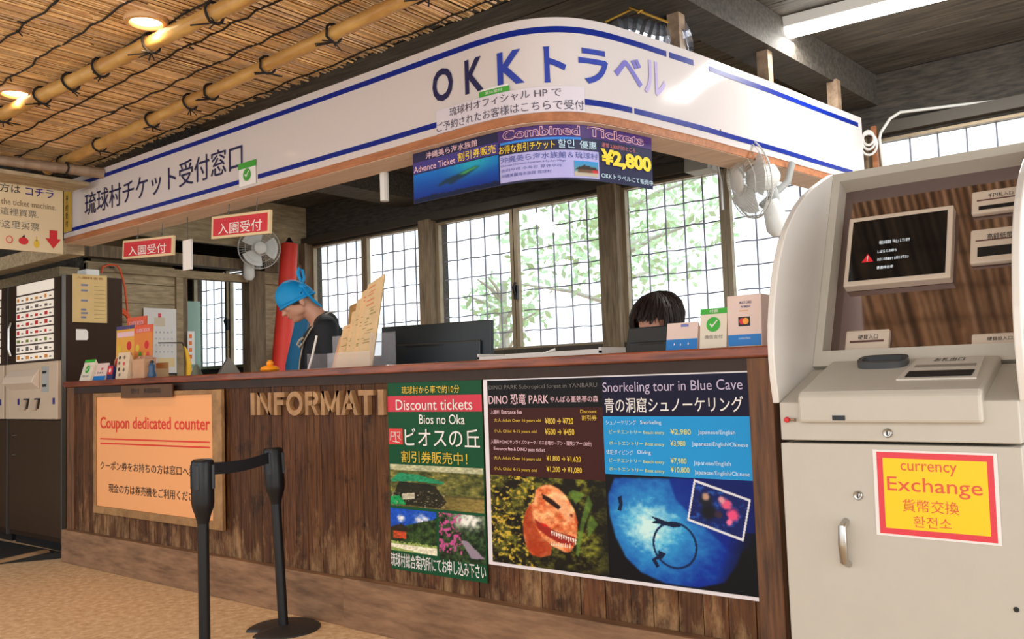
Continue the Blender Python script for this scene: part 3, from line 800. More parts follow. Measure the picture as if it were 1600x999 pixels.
# ---- green discount poster
gp = thing('green_poster', 'tall green discount ticket poster on the counter front', 'poster', (3.136, -.023, .283))
GW, GH = .556, .823
k = MB(); k.box(0, GW, -.003, 0, 0, GH); k.build('sheet', mat('poster_green', C(14, 78, 46), .45, spec=.2), gp)
q = homog([(45, 62), (418, 48), (441, 880), (60, 848)])
def gr(x0, y0, x1, y1):
    a = q(x0, (y0 + y1) / 2); b = q(x1, (y0 + y1) / 2); c = q((x0 + x1) / 2, y0); d = q((x0 + x1) / 2, y1)
    return a[0] * GW, b[0] * GW, d[1] * GH, c[1] * GH
def seg(parent, body, r, m, y, bold=.012): return (body,) + tuple(r) + (bold,)
a = gr(46, 118, 421, 185); patch(gp, 'red_band', mat('poster_red', C(206, 22, 52), .35), 0, GW, a[2], a[3], -.0035)
gw = -.0065
letters(gp, [seg(0, '琉球村から車で約10分', gr(106, 78, 336, 110), 0, 0), seg(0, '割引券販売中！', gr(104, 350, 366, 400), 0, 0, .02)], YELD, y=gw)
letters(gp, [seg(0, 'Discount tickets', gr(82, 134, 386, 178), 0, 0, .004), seg(0, 'Bios no Oka', gr(176, 196, 356, 236), 0, 0, .004), seg(0, 'ビオスの丘', gr(118, 254, 414, 328), 0, 0, .014), seg(0, '琉球村総合案内所にてお申し込み下さい', gr(60, 790, 436, 850), 0, 0, .008)], WHITE, y=gw)
a = gr(52, 258, 108, 324); patch(gp, 'red_seal', mat('poster_seal', C(214, 44, 40), .35), a[0], a[1], a[2], a[3], -.0035)
k = MB()
for pts in ([(.15, .25), (.2, .8), (.45, .75), (.4, .5), (.2, .5)], [(.5, .8), (.55, .2)], [(.62, .75), (.85, .8), (.8, .5), (.65, .55), (.88, .3)], [(.3, .2), (.8, .12)]):
    k.tube([(a[0] + u * (a[1] - a[0]), -.0065, a[2] + v * (a[3] - a[2])) for u, v in pts], .002, 4)
k.build('seal_mark', WHITE, gp)
def boat(U, V):
    n = vnoise(*U.shape, 9, 21); n2 = vnoise(*U.shape, 26, 22)
    img = mixc(n * 1.3 - .2 + .6 * (n2 - .5), (34, 44, 20), (170, 160, 80)); img = lay(img, (V > .86) * .8, (206, 206, 170))
    img = lay(img, (V < .34) * .95, (84, 78, 40)); img = lay(img, (V < .3) * np.clip(U * 1.2 - .3, 0, 1), (150, 128, 66))
    img = lay(img, pmask(U, V, [(.02, .2), (.1, .6), (.5, .55), (.62, .18), (.55, .02), (.05, .05)]) * .85, (26, 24, 18))
    img = lay(img, pmask(U, V, [(.0, .62), (.1, .8), (.3, .78), (.6, .64), (.58, .58), (.3, .62), (.02, .58)]), (40, 140, 96))
    img = lay(img, pmask(U, V, [(.13, .3), (.27, .34), (.27, .2), (.14, .16)]), (190, 184, 160)); img = lay(img, pmask(U, V, [(0, .22), (.1, .26), (.18, .05), (0, .02)]), (16, 150, 80))
    img = img * (.62 + .8 * vnoise(*U.shape, 34, 77)[..., None]); return lay(img, np.clip((vnoise(*U.shape, 40, 5) - .62) * 6, 0, 1) * (U < .6) * (V < .4), (200, 190, 150))
def garden(U, V):
    n = vnoise(*U.shape, 10, 31); img = mixc(n * 1.6 - .4, (16, 30, 14), (96, 130, 60)); sky = V > .55 + .35 * U - .1 * n
    img = lay(img, sky, (24, 80, 190)); img = lay(img, np.clip((np.exp(-(((U - .7) / .2) ** 2 + ((V - .75) / .26) ** 2)) + np.exp(-(((U - .22) / .1) ** 2 + ((V - .78) / .11) ** 2))) * 2.6 * vnoise(*U.shape, 9, 88) - .45, 0, 1) * sky, (244, 244, 250))
    img = lay(img, V < .2 + .06 * n, (150, 170, 90)); img = lay(img, (V < .16) & (V > .08 - .1 * U), (236, 230, 200)); img = lay(img, (U < .34) & (U > .06) & (V > .3) & (V < .46), (196, 74, 40)); img = lay(img, pmask(U, V, [(0, .55), (.25, .66), (.42, .52), (.4, .46), (0, .46)]), (50, 36, 26)); return lay(img, np.clip((vnoise(*U.shape, 22, 91) - .55) * 8, 0, 1) * (V > .18) * (V < .6) * .8, (30, 56, 24)) * (.66 + .7 * vnoise(*U.shape, 30, 78)[..., None])
def flowers(U, V):
    n = vnoise(*U.shape, 12, 41); img = mixc(n * 1.7 - .45, (14, 26, 14), (86, 120, 66)); img = lay(img, np.clip(np.exp(-(((U - .65) / .28) ** 2 + ((V - .88) / .16) ** 2)) * 1.4 * n * 1.6, 0, 1), (246, 246, 236))
    img = lay(img, pmask(U, V, [(.48, .44), (.6, .46), (.98, .12), (.7, .1)]), (150, 136, 150))
    p = np.clip((vnoise(*U.shape, 16, 43) - .52) * 9, 0, 1) * (U < .5) * (V > .15); return lay(img, p, (206, 84, 150))
a = gr(52, 410, 432, 588); picture(gp, 'boat_picture', .006, GW - .004, a[2], a[3], 120, 64, boat, y=-.0038)
a = gr(58, 596, 246, 775); picture(gp, 'garden_picture', a[0], a[1] - .004, a[2], a[3], 64, 60, garden, y=-.0038)
b = gr(250, 604, 436, 800); picture(gp, 'flower_picture', b[0] + .004, GW - .004, b[2], b[3], 64, 64, flowers, y=-.0038)

# ---- big double poster
bp = thing('tour_poster', 'wide white bordered poster of a dinosaur and a blue diving cave', 'poster', (3.702, -.0235, .361))
PW, PH = 1.145, .749
k = MB(); k.box(0, PW, -.003, 0, 0, PH); k.build('sheet', mat('poster_white', C(232, 226, 230), .35), bp)
q2 = homog([(425, 45), (1495, 12), (1535, 945), (450, 800)])
def br(x0, y0, x1, y1):
    a = q2(x0, (y0 + y1) / 2); b = q2(x1, (y0 + y1) / 2); c = q2((x0 + x1) / 2, y0); d = q2((x0 + x1) / 2, y1)
    return a[0] * PW, b[0] * PW, d[1] * PH, c[1] * PH
mid = q2(912, 250)[0] * PW; L0 = q2(450, 300)[0] * PW; R0_ = q2(1508, 300)[0] * PW; T0 = q2(900, 47)[1] * PH; Bz = q2(900, 846)[1] * PH
h1 = q2(680, 170)[1] * PH; h2 = q2(680, 452)[1] * PH; h3 = q2(1200, 206)[1] * PH; h4 = q2(1200, 450)[1] * PH
patch(bp, 'black_header', mat('print_black', C(10, 9, 12), .45, spec=.2), L0, mid, h1, T0, -.0032)
patch(bp, 'brown_panel', mat('print_brown', C(62, 24, 20), .45, spec=.2), L0, mid, h2, h1, -.0032)
patch(bp, 'navy_header', mat('print_navy', C(16, 14, 46), .45, spec=.2), mid, R0_, h3, T0, -.0032)
patch(bp, 'blue_panel', mat('print_sky', C(34, 150, 216), .45, spec=.2), mid, R0_, h4, h3, -.0032)
def dq(f, r):
    def g(x, y): u, v = f(x, y); return ((u * PW - r[0]) / (r[1] - r[0]), (v * PH - r[2]) / (r[3] - r[2]))
    return g
rd = (L0, mid, Bz, h2); gd = dq(q2, rd)
def dino(U, V):
    n = vnoise(*U.shape, 9, 51); n2 = vnoise(*U.shape, 30, 52)
    img = mixc(1.9 * (n - .38) + 1.2 * (n2 - .5), (24, 20, 8), (176, 178, 58)); img = lay(img, np.clip((U - .86) * 5, 0, 1), (20, 22, 14)); img = lay(img, np.clip((.1 - V) * 6 + .4 * (n2 - .5), 0, 1), (20, 16, 10)); img = lay(img, np.clip((n2 - .56) * 8, 0, 1) * (U < .4), (210, 176, 60))
    P = lambda L: [gd(x, y) for x, y in L]
    head = P([(640, 500), (668, 482), (700, 480), (735, 498), (758, 522), (776, 548), (796, 584), (808, 630), (804, 690), (792, 730), (776, 752), (756, 752), (726, 736), (704, 728), (700, 762), (660, 772), (622, 762), (602, 730), (590, 680), (588, 640), (598, 590), (614, 560), (630, 548)])
    hm = blur(pmask(U, V, head), 2); sh = vnoise(*U.shape, 14, 55)
    body = mixc(.25 + 1.7 * (sh - .45) + .7 * (U - .4) + .5 * (V - .5), (176, 64, 24), (255, 196, 138)) * (.86 + .5 * vnoise(*U.shape, 40, 57)[..., None]); img = img * (1 - hm[..., None]) + body * hm[..., None]
    img = lay(img, blur(pmask(U, V, P([(588, 640), (600, 590), (622, 566), (628, 610), (636, 650), (664, 690), (702, 722), (700, 764), (650, 770), (606, 740)])), 4) * .55, (150, 46, 18)); img = lay(img, blur(pmask(U, V, P([(700, 500), (745, 520), (790, 590), (800, 640), (760, 620), (720, 560)])), 5) * .55, (255, 200, 150)); img = lay(img, blur(pmask(U, V, P([(778, 596), (790, 600), (786, 612), (776, 606)])), 1) * .8, (90, 34, 20))
    img = lay(img, blur(pmask(U, V, P([(664, 516), (700, 536), (742, 570), (730, 580), (694, 556), (668, 536)])), 1), (44, 16, 10))
    img = lay(img, blur(pmask(U, V, P([(634, 618), (668, 640), (730, 672), (800, 690), (790, 726), (740, 716), (690, 690), (650, 660)])), 1) * .9, (150, 30, 24))
    for i in range(11):
        x = 700 + i * 9.5; y_ = 664 + i * 3.4; img = lay(img, pmask(U, V, P([(x, y_), (x + 8, y_ + 3), (x + 5, y_ + 24)])), (250, 236, 220))
    for i in range(9):
        x = 700 + i * 9; y_ = 722 + i * 1.5; img = lay(img, pmask(U, V, P([(x, y_), (x + 7, y_ + 3), (x + 5, y_ - 17)])), (240, 220, 196))
    img = lay(img, blur(pmask(U, V, P([(660, 632), (680, 640), (690, 650), (670, 648)])), 1), (220, 30, 24))
    for L in ([(790, 500), (836, 520), (800, 560), (770, 512)], [(850, 520), (868, 560), (836, 640), (822, 700), (812, 770), (800, 760), (818, 640), (838, 560)], [(860, 600), (890, 640), (850, 690), (846, 640)]):
        img = lay(img, blur(pmask(U, V, P(L)), 2) * (.45 + .5 * n), (104, 146, 54))
    return img
picture(bp, 'dinosaur_picture', *rd, 190, 170, dino, y=-.0036)
rs_ = (mid, R0_, Bz, h4); gs = dq(q2, rs_)
def sea(U, V):
    n = vnoise(*U.shape, 7, 61); n2 = vnoise(*U.shape, 24, 62)
    c = gs(1095, 650); d = np.sqrt(((U - c[0]) / .42) ** 2 + ((V - c[1]) / .5) ** 2)
    img = mixc(1.25 - d + .5 * (n - .5) + .35 * (n2 - .5), (4, 44, 150), (60, 176, 226)); img = lay(img, np.clip(1.3 - d * 2.6 + 1.2 * (n2 - .5), 0, 1), (206, 244, 240))
    e = pmask(U, V, [gs(*p) for p in [(955, 452), (930, 520), (935, 600), (960, 690), (1000, 770), (1060, 830), (1160, 875), (1290, 890), (1390, 870), (1440, 800), (1470, 720), (1460, 600), (1400, 520), (1290, 458)]])
    out = mixc(np.clip(1 - U * 1.2, 0, 1) * 0, (8, 8, 14), (8, 8, 14)); em = blur(e, 5)[..., None]; img = out * (1 - em) + img * em
    nav = pmask(U, V, [gs(*p) for p in [(1170, 452), (1510, 460), (1515, 720), (1430, 760), (1300, 640), (1200, 540)]]); img = lay(img, blur(nav, 6) * .75, (4, 30, 128))
    img = lay(img, np.clip((U - .86) * 6 + (.62 - V) * 1.6, 0, 1) * (V < .55), (6, 8, 16))
    c2 = gs(1194, 722); px = gs(1280, 722)[0] - c2[0]; pz = c2[1] - gs(1194, 812)[1]
    rr_ = np.sqrt(((U - c2[0]) / px) ** 2 + ((V - c2[1]) / pz) ** 2); img = lay(img, blur(abs(rr_ - 1) < .05, 0), (16, 40, 84))
    for L in ([(968, 530), (984, 524), (988, 560), (982, 586), (968, 582), (974, 560)], [(1096, 604), (1124, 612), (1160, 626), (1208, 634), (1222, 648), (1190, 652), (1150, 640), (1100, 632), (1120, 622)], [(1130, 742), (1160, 756), (1146, 774), (1120, 780), (1134, 806), (1122, 812), (1102, 778), (1128, 762)]):
        img = lay(img, pmask(U, V, [gs(*p) for p in L]), (8, 26, 60))
    Q = [gs(*p) for p in [(1272, 458), (1496, 540), (1466, 706), (1244, 622)]]; img = lay(img, pmask(U, V, Q), (228, 230, 236))
    Q = [gs(*p) for p in [(1278, 470), (1488, 546), (1460, 694), (1252, 616)]]; iq = pmask(U, V, Q); img = lay(img, iq, (16, 30, 96)); img = lay(img, iq * np.clip((n2 - .5) * 4, 0, 1), (40, 90, 180))
    for cx, cz, r, col in ((1318, 540, 26, (24, 30, 40)), (1318, 528, 15, (190, 150, 130)), (1330, 590, 30, (20, 22, 30)), (1400, 560, 20, (230, 90, 130)), (1424, 600, 24, (236, 80, 130)), (1380, 540, 14, (224, 150, 160)), (1410, 630, 12, (250, 120, 160)), (1370, 600, 16, (60, 40, 60))):
        p = gs(cx, cz); w = abs(gs(cx + r, cz)[0] - p[0]); hh = abs(gs(cx, cz + r)[1] - p[1]); img = lay(img, iq * np.clip(1.3 - np.sqrt(((U - p[0]) / w) ** 2 + ((V - p[1]) / hh) ** 2) + .8 * (n2 - .5), 0, 1) * 1.5, col)
    return img
picture(bp, 'blue_cave_picture', *rs_, 240, 190, sea, y=-.0040)
pw = -.0058
letters(bp, [seg(0, 'DINO PARK Subtropical forest in YANBARU', br(450, 74, 888, 96), 0, 0, 0)], INKG, y=pw)
letters(bp, [seg(0, 'DINO 恐竜 PARK', br(450, 112, 692, 156), 0, 0, .016), seg(0, 'やんばる亜熱帯の森', br(698, 122, 892, 148), 0, 0, .012), seg(0, '入園料', br(458, 178, 494, 194), 0, 0, .02), seg(0, 'Entrance fee', br(502, 178, 584, 194), 0, 0, .004), seg(0, '入園料＋DINOサンライズウォーク / ミニ恐竜ガーデン・冒険ツアー (30分)', br(460, 302, 866, 322), 0, 0, .01), seg(0, 'Entrance fee & DINO pass ticket', br(472, 330, 678, 348), 0, 0, .004)], PINKI, y=pw)
yl = []
for y_, A, B_ in ((222, '大人 Adult Over 16 years old', ('¥800 → ¥720', 678, 792)), (266, '小人 Child 4-15 years old', ('¥500 → ¥450', 678, 796)), (376, '大人 Adult Over 16 years old', ('¥1,800 → ¥1,620', 684, 822)), (420, '小人 Child 4-15 years old', ('¥1,200 → ¥1,080', 684, 826))):
    yl += [seg(0, A, br(472, y_ - 10, 662 if 'Ad' in A else 644, y_ + 8), 0, 0, .008), seg(0, B_[0], br(B_[1], y_ - 12, B_[2], y_ + 14), 0, 0, .016)]
yl += [seg(0, 'Discount', br(820, 178, 886, 192), 0, 0, .004), seg(0, '割引券', br(826, 200, 886, 222), 0, 0, .02)]
letters(bp, yl, YELD, y=pw)
letters(bp, [seg(0, 'Snorkeling tour in Blue Cave', br(910, 62, 1468, 116), 0, 0, .0)], mat('ink_mauve', C(190, 176, 204), .5), y=pw)
letters(bp, [seg(0, '青の洞窟シュノーケリング', br(918, 128, 1470, 190), 0, 0, .02)], WHITE, y=pw)
letters(bp, [seg(0, 'シュノーケリング', br(922, 220, 1044, 240), 0, 0, .006), seg(0, 'Snorkeling', br(1060, 222, 1144, 242), 0, 0), seg(0, '体験ダイビング', br(924, 340, 1032, 360), 0, 0, .006), seg(0, 'Diving', br(1050, 342, 1102, 362), 0, 0)]
        + [seg(0, b_, br(x0, y_ - 10, x1, y_ + 12), 0, 0, .006) for b_, x0, x1, y_ in (('Japanese/English', 1290, 1438, 272), ('Japanese/English/Chinese', 1266, 1488, 320), ('Japanese/English', 1272, 1420, 396), ('Japanese/English/Chinese', 1276, 1494, 436))], LBLUE, y=pw)
sl = []
for y_, A, P_2, x1 in ((270, 'ビーチエントリー Beach entry', '¥2,980', 1262), (316, 'ボートエントリー Boat entry', '¥3,980', 1240), (386, 'ビーチエントリー Beach entry', '¥7,980', 1244), (422, 'ボートエントリー Boat entry', '¥10,800', 1256)):
    sl += [seg(0, A, br(936, y_ - 9, 1156, y_ + 10), 0, 0, .006), seg(0, P_2, br(1180, y_ - 13, x1, y_ + 13), 0, 0, .01)]
letters(bp, sl, mat('ink_lemon', C(214, 220, 130), .5), y=pw)

# ================================================================== MONEY EXCHANGE MACHINE
kt = thing('exchange_machine', 'tall pale grey money exchange machine with curved side wings', 'machine', (5.01, -.2, 0))
KW = .626
k = MB(); k.box(.004, KW - .004, .012, .72, .03, .884); k.build('cabinet', KIOSK, kt, bevel=.004)
k = MB(); k.box(.02, KW - .02, .03, .70, 0, .03); k.build('base', BLKP, kt)
k = MB(); k.box(0, KW, -.004, .012, .05, .884); dr = k.build('door', KIOSK, kt, bevel=.003)
k = MB()
for i in (0,): k.tube([(.178, -.004, .668), (.178, -.038, .655), (.178, -.042, .61), (.178, -.038, .562), (.178, -.004, .548)], [.010, .012, .0135, .012, .010], 10)
k.build('handle', CHROME, dr, smooth=True)
def lock(parent, u, v, y=-.004):
    k = MB(); k.lathe([(.013, 0), (.013, .006), (.010, .009), (.006, .008), (.0055, .011), (.001, .011)], 18, (u, y, v), axis='y'); o = k.build('lock', CHROME, parent, smooth=True)
    k = MB(); k.box(u - .0018, u + .0018, y - .0122, y - .0105, v - .006, v + .006); k.build('keyhole', BLKP, o)
lock(dr, .217, .742)
k = MB(); k.lathe([(.007, 0), (.006, .004), (.001, .004)], 12, (.588, -.004, .478), axis='y'); k.build('cam_hole', BLKP, dr)
k = MB(); k.prism([(.0, .892), (.0, 1.002), (.29, 1.095), (.40, 1.08), (.40, .892)], 'x', 0, KW); dk = k.build('deck', KIOSK, kt, bevel=.004)
lock(kt, .305, .916, 0)
k = MB(); k.prism([(-.028, .945), (-.028, 1.018), (-.012, 1.034), (.285, 1.122), (.30, .96)], 'x', .066, .546); cs = k.build('console', KIOSK, kt, bevel=.008)
k = MB(); k.box(.165, .200, -.031, -.0285, .952, .966); k.build('card_slot', BLKP, cs)
k = MB(); k.tube([(.024, -.002, .952), (.05, -.01, .952)], .005, 8); k.build('key_stub', CHROME, kt)
k = MB(); k.lathe([(.007, 0), (.009, .006), (.007, .014), (.001, .015)], 12, (.024, -.001, .952), axis='y'); k.build('red_lamp', RED, kt, smooth=True)
def top(u, v, h=0.0):          # point on the sloping console top: v runs back from its front edge
    return (u, -.012 + v * .297 - h * .284, 1.034 + v * .088 + h * .959)
k = MB(); pts = []
for i in range(24):
    a = 2 * math.pi * i / 24; pts.append((.24 + .072 * (abs(math.cos(a)) ** .5) * (1 if math.cos(a) > 0 else -1), .80 + .14 * (abs(math.sin(a)) ** .7) * (1 if math.sin(a) > 0 else -1)))
vs = [top(u, v, -.002) for u, v in pts] + [top(u, v, .02) for u, v in pts] + [top(.24 + (u - .24) * .8, .8 + (v - .8) * .7, .02) for u, v in pts] + [top(.24 + (u - .24) * .8, .8 + (v - .8) * .7, .006) for u, v in pts]
fs = [(r * 24 + i, r * 24 + (i + 1) % 24, (r + 1) * 24 + (i + 1) % 24, (r + 1) * 24 + i) for r in range(3) for i in range(24)] + [tuple(72 + i for i in range(24))]
k.add(vs, fs); k.build('coin_cup', mat('smoky_plastic', C(74, 76, 78), .25), cs, smooth=True)
def slab(parent, name, m, u0, u1, v0, v1, h0, h1, tap=0):
    k = MB(); k.add([top(u0, v0, h0), top(u1, v0, h0), top(u1 - tap, v1, h0), top(u0 + tap, v1, h0), top(u0, v0, h1), top(u1, v0, h1), top(u1 - tap, v1, h1), top(u0 + tap, v1, h1)],
        [(0, 3, 2, 1), (4, 5, 6, 7), (0, 1, 5, 4), (1, 2, 6, 5), (2, 3, 7, 6), (3, 0, 4, 7)]); return k.build(name, m, parent)
slab(cs, 'note_tray', mat('tray_light', C(214, 206, 194), .4), .315, .52, .28, .95, .0, .004, .012)
slab(cs, 'tray_lip', KIOSKD, .34, .50, .60, .68, .004, .007)
slab(cs, 'tray_mouth', BLKP, .335, .505, .33, .50, .004, .006)
k = MB(); vs, fs = glyphs('お札出口', .02); k.add([top(.38 + a * .08, .80 + b * .11, .0052) for a, b in vs], fs); k.build('lettering', BLACK, cs)
# sloping hood with a smoked mirror panel
PB = Vector((0, .296, 1.107)); PU = Vector((1, 0, 0)); PV = Vector((0, .417, .909)); PN = Vector((0, -.909, .417))
k = MB()
for b in ((0, KW, 0, .054), (0, KW, .717, .752), (0, .026, .054, .717), (.600, KW, .054, .717)): k.fbox(PB, PU, PV, PN, b[0], b[1], b[2], b[3], -.10, 0)
k.build('hood_frame', KIOSK, kt)
k = MB(); k.prism([(.39, .90), (.39, 1.062), (.70, 1.745), (.74, 1.745), (.74, .90)], 'x', .0, KW); k.build('rear_housing', KIOSK, kt)
k = MB(); k.fbox(PB, PU, PV, PN, .026, .600, .054, .717, -.082, -.072); pn = k.build('mirror_panel', MIRR, kt)
def plate(u0, u1, v0, v1, txt, slot, slot2=None):
    k = MB(); k.fbox(PB, PU, PV, PN, u0, u1, v0, v1, -.073, -.05); o = k.build('slot_plate', KPLATE, kt, bevel=.006)
    mp = lambda u, v, n=-.0488: tuple(PB + PU * u + PV * v + PN * n)
    if txt:
        w = u1 - u0; h = v1 - v0
        vs, fs = glyphs(txt, .03); k = MB(); k.add([mp(u0 + w * (.3 + .45 * a), v1 - h * txt_h * (1.0 - .55 * b) - .004) for a, b in vs], fs); k.build('lettering', BLACK, o)
    for s_, m in ((slot, BLKP), (slot2, mat('plate_rule', C(96, 62, 54), .5))):
        if s_:
            k = MB(); k.fbox(PB, PU, PV, PN, u0 + s_[0], u1 - s_[0], v0 + s_[1], v0 + s_[2], -.0505, -.0485); k.build('slot' if m is BLKP else 'rule', m, o)
txt_h = .32
plate(.441, .600, .540, .626, '千円札入口', (.022, .012, .026), (.016, .046, .050))
plate(.441, .600, .357, .481, '高額紙幣', (.022, .022, .056), (.016, .078, .082))
txt_h = .42
plate(.078, .216, .072, .148, '硬貨入口', None, (.016, .030, .037))
plate(.453, .598, .060, .113, '硬貨投入口', (.02, .006, .009))
SCM = MB(); SCM.fbox(PB, PU, PV, PN, .060, .392, .306, .576, -.073, -.034); scr = SCM.build('screen_bezel', KPLATE, kt, bevel=.004)
k = MB(); k.fbox(PB, PU, PV, PN, .076, .376, .324, .558, -.0345, -.0325); sg = k.build('screen', SCREEN, scr)
mp = lambda u, v: tuple(PB + PU * u + PV * v + PN * -.0318)
k = MB()
for b_, u0, u1, v0, v1 in (('現在お取扱を「中止」しています', .168, .265, .456, .470), ('しばらくお待ち', .165, .225, .422, .434), ('お近くの係員まで お知らせ下さい', .166, .264, .392, .404), ('係員呼出中', .166, .218, .360, .372)):
    vs, fs = glyphs(b_, .01); k.add([mp(u0 + a * (u1 - u0), v0 + c * (v1 - v0)) for a, c in vs], fs)
k.build('screen_text', mat('screen_glow_white', C(220, 228, 236), emit=.7), sg)
k = MB(); k.add([mp(.115, .392), mp(.153, .392), mp(.134, .424)], [(0, 1, 2)]); wg = k.build('warning_triangle', mat('screen_glow_red', C(190, 30, 40), emit=.5), sg)
k = MB(); k.fbox(PB, PU, PV, PN, .1325, .1355, .401, .416, -.0316, -.0313); k.fbox(PB, PU, PV, PN, .1325, .1355, .395, .398, -.0316, -.0313); k.build('exclamation_mark', WHITE, wg)
WING = [(.609, 1.792), (.52, 1.758), (.42, 1.718), (.328, 1.675), (.25, 1.628), (.189, 1.579), (.143, 1.538), (.108, 1.497), (.07, 1.44), (.042, 1.384), (.022, 1.335), (.007, 1.289), (-.006, 1.24), (-.013, 1.19), (-.015, 1.135), (-.010, 1.07), (.004, 1.0), (.30, 1.06), (.44, 1.08), (.70, 1.75)]
k = MB(); k.prism(WING, 'x', -.022, -.001); k.build('side_wing', KFIN, kt, bevel=.004)
k = MB(); k.prism(WING, 'x', KW + .001, KW + .022); k.build('side_wing', KFIN, kt, bevel=.004)
es = thing('exchange_notice', 'yellow and red currency exchange notice taped to the grey machine door', 'notice', (5.27, -.2055, .637), rot=(0, math.radians(.6), 0))
k = MB(); k.box(0, .307, -.0012, 0, 0, .234); k.build('sheet', WHITE, es)
patch(es, 'red_border', mat('notice_red', C(224, 60, 72), .45), .010, .298, .006, .228, -.0013); patch(es, 'yellow_field', mat('notice_yellow', C(250, 206, 8), .45), .026, .283, .022, .212, -.0022)
letters(es, [('currency', .072, .212, .170, .200, .002), ('Exchange', .035, .270, .112, .162, .004), ('貨幣交換', .072, .212, .070, .104, .0), ('환전소', .098, .192, .030, .060, .0)], mat('ink_orange', C(222, 90, 56), .5), y=-.0034)

# ================================================================== TICKET MACHINES
def ticket_machine(x0, x1, label, first):
    w = x1 - x0
    t = thing('ticket_machine', label, 'machine', (x0, .076, 0), group='brown ticket vending machines')
    k = MB(); k.box(0, w, .02, .43, .06, 1.94); k.build('cabinet', DBROWN, t, bevel=.004)
    k = MB(); k.box(.03, w - .03, .04, .41, 0, .06); k.build('base', BLKP, t)
    k = MB(); k.box(.012, w - .012, .0, .02, .10, .915); d = k.build('door', mat('machine_door', C(66, 47, 32), .35, var=.06), t, bevel=.003)
    k = MB()
    k.lathe([(.014, 0), (.014, .012), (.001, .014)], 14, (.09, .0, .80), axis='y'); k.build('lock', CHROME, d, smooth=True)
    k = MB(); k.lathe([(.010, 0), (.010, .010), (.001, .012)], 14, (.09, .0, .655), axis='y'); k.build('lock', CHROME, d, smooth=True)
    k = MB(); k.box(w - .018, w, -.006, .02, .06, 1.94); k.build('edge_strip', mat('steel_strip', C(120, 116, 110), .35, metal=.7), t)
    k = MB(); k.box(.012, w - .03, -.004, .02, 1.33, 1.93); u = k.build('upper_door', DBROWN, t)
    k = MB(); k.tube([(.085, -.02, 1.40), (.085, -.035, 1.45), (.085, -.035, 1.60), (.085, -.02, 1.65)], .012, 8); k.build('handle', CHROME, u, smooth=True)
    a0, a1, b0, b1 = .155, w - .125, 1.345, 1.925
    k = MB(); k.box(a0, a1, -.006, -.004, b0, b1); pn = k.build('price_panel', mat('panel_dark', C(70, 60, 54), .5), u)
    k = MB(); k.box(a0, a1, -.009, -.006, b1 - .075, b1); k.build('title_strip', mat('lit_button', C(240, 228, 214), .5, emit=.3), pn)
    rows = 8; ch = (b1 - .085 - b0) / rows; rs = random.Random(3 if first else 9)
    cm = {n: MB() for n in ('price_buttons', 'red_price_print', 'orange_price_print', 'green_price_print', 'grey_price_print')}
    cols = {0: 'orange_price_print', 1: 'grey_price_print', 2: 'red_price_print', 3: 'red_price_print', 4: 'red_price_print', 5: 'green_price_print', 6: 'grey_price_print', 7: 'orange_price_print'}
    for r in range(rows):
        for c in range(4):
            cw = (a1 - a0) / 4; x = a0 + c * cw; z = b1 - .085 - (r + 1) * ch
            cm['price_buttons'].box(x + .004, x + cw - .004, -.013, -.006, z + .008, z + ch - .004)
            q = cm[cols[r]]; q.box(x + .02, x + .02 + cw * rs.uniform(.2, .35), -.0145, -.0132, z + .02, z + ch * rs.uniform(.6, .8))
            cm['grey_price_print'].box(x + cw * .62, x + cw * .84, -.0145, -.0132, z + .022, z + .032)
    cm['price_buttons'].build('price_buttons', mat('lit_button', C(240, 228, 214), .5, emit=.3), pn)
    for n, m in (('red_price_print', RED), ('orange_price_print', mat('ink_amber', C(226, 150, 60), .5)), ('green_price_print', mat('ink_moss', C(120, 140, 50), .5)), ('grey_price_print', INKG)): cm[n].build(n, m, pn)
    k = MB(); k.box(.02, w - .018, -.03, .02, .925, 1.335); cp = k.build('coin_panel', mat('panel_cream', C(206, 184, 160), .4), t, bevel=.006)
    k = MB(); k.prism([(-.03, 1.14), (-.09, 1.19), (-.075, 1.235), (-.03, 1.29)], 'x', .10, w - .29); k.build('ticket_tray', mat('tray_cream', C(226, 206, 186), .35), cp, bevel=.006)
    k = MB(); k.box(w - .26, w - .15, -.034, -.03, 1.12, 1.30); s_ = k.build('slot_plate', GREYP, cp)
    for z in (1.25, 1.155): k = MB(); k.box(w - .24, w - .18, -.037, -.034, z, z + .018); k.build('slot', BLKP, s_)
    for x in (w - .58, w - .40):
        k = MB(); k.prism([(x, 1.0), (x + .09, 1.0), (x + .12, 1.075), (x + .03, 1.075)], 'y', -.036, -.03); k.build('return_cup', BLKP, cp)
        k = MB(); k.prism([(x - .03, .99), (x + .06, .99), (x + .09, 1.065), (x, 1.065)], 'y', -.046, -.036); k.build('cup_flap', mat('flap_cream', C(196, 176, 154), .4), cp)
    for x in (w - .66, w - .085): k = MB(); k.box(x, x + .03, -.033, -.03, 1.03, 1.075); k.build('blue_mark', mat('ink_blue_mark', C(40, 40, 120), .5), cp)
    return t
ticket_machine(-1.15, -.253, 'brown ticket machine with a price button panel beside the counter end', True)
ticket_machine(-2.06, -1.155, 'brown ticket machine cut off by the left edge of the photo', False)
sx = thing('price_note', 'cream paper note pinned on the brown machine side above the small white label', 'note', (-.251, .14, 1.605), rz=math.pi / 2)
k = MB(); k.box(0, .248, -.002, 0, 0, .345); k.build('sheet', mat('note_cream', C(212, 182, 122), .6, var=.05), sx)
letters(sx, [('入園料金表', .03, .22, .312, .33, .02)], mat('ink_rust', C(150, 84, 40), .5), y=-.003)
k = MB()
for i, (z, n) in enumerate(((.262, 4), (.222, 4), (.15, 4), (.085, 3), (.06, 4), (.03, 3))):
    k.box(.06, .06 + .012 * n, -.0028, -.002, z, z + .014)
k.build('blue_lines', mat('ink_dusty_blue', C(120, 122, 150), .5), sx)
k = MB()
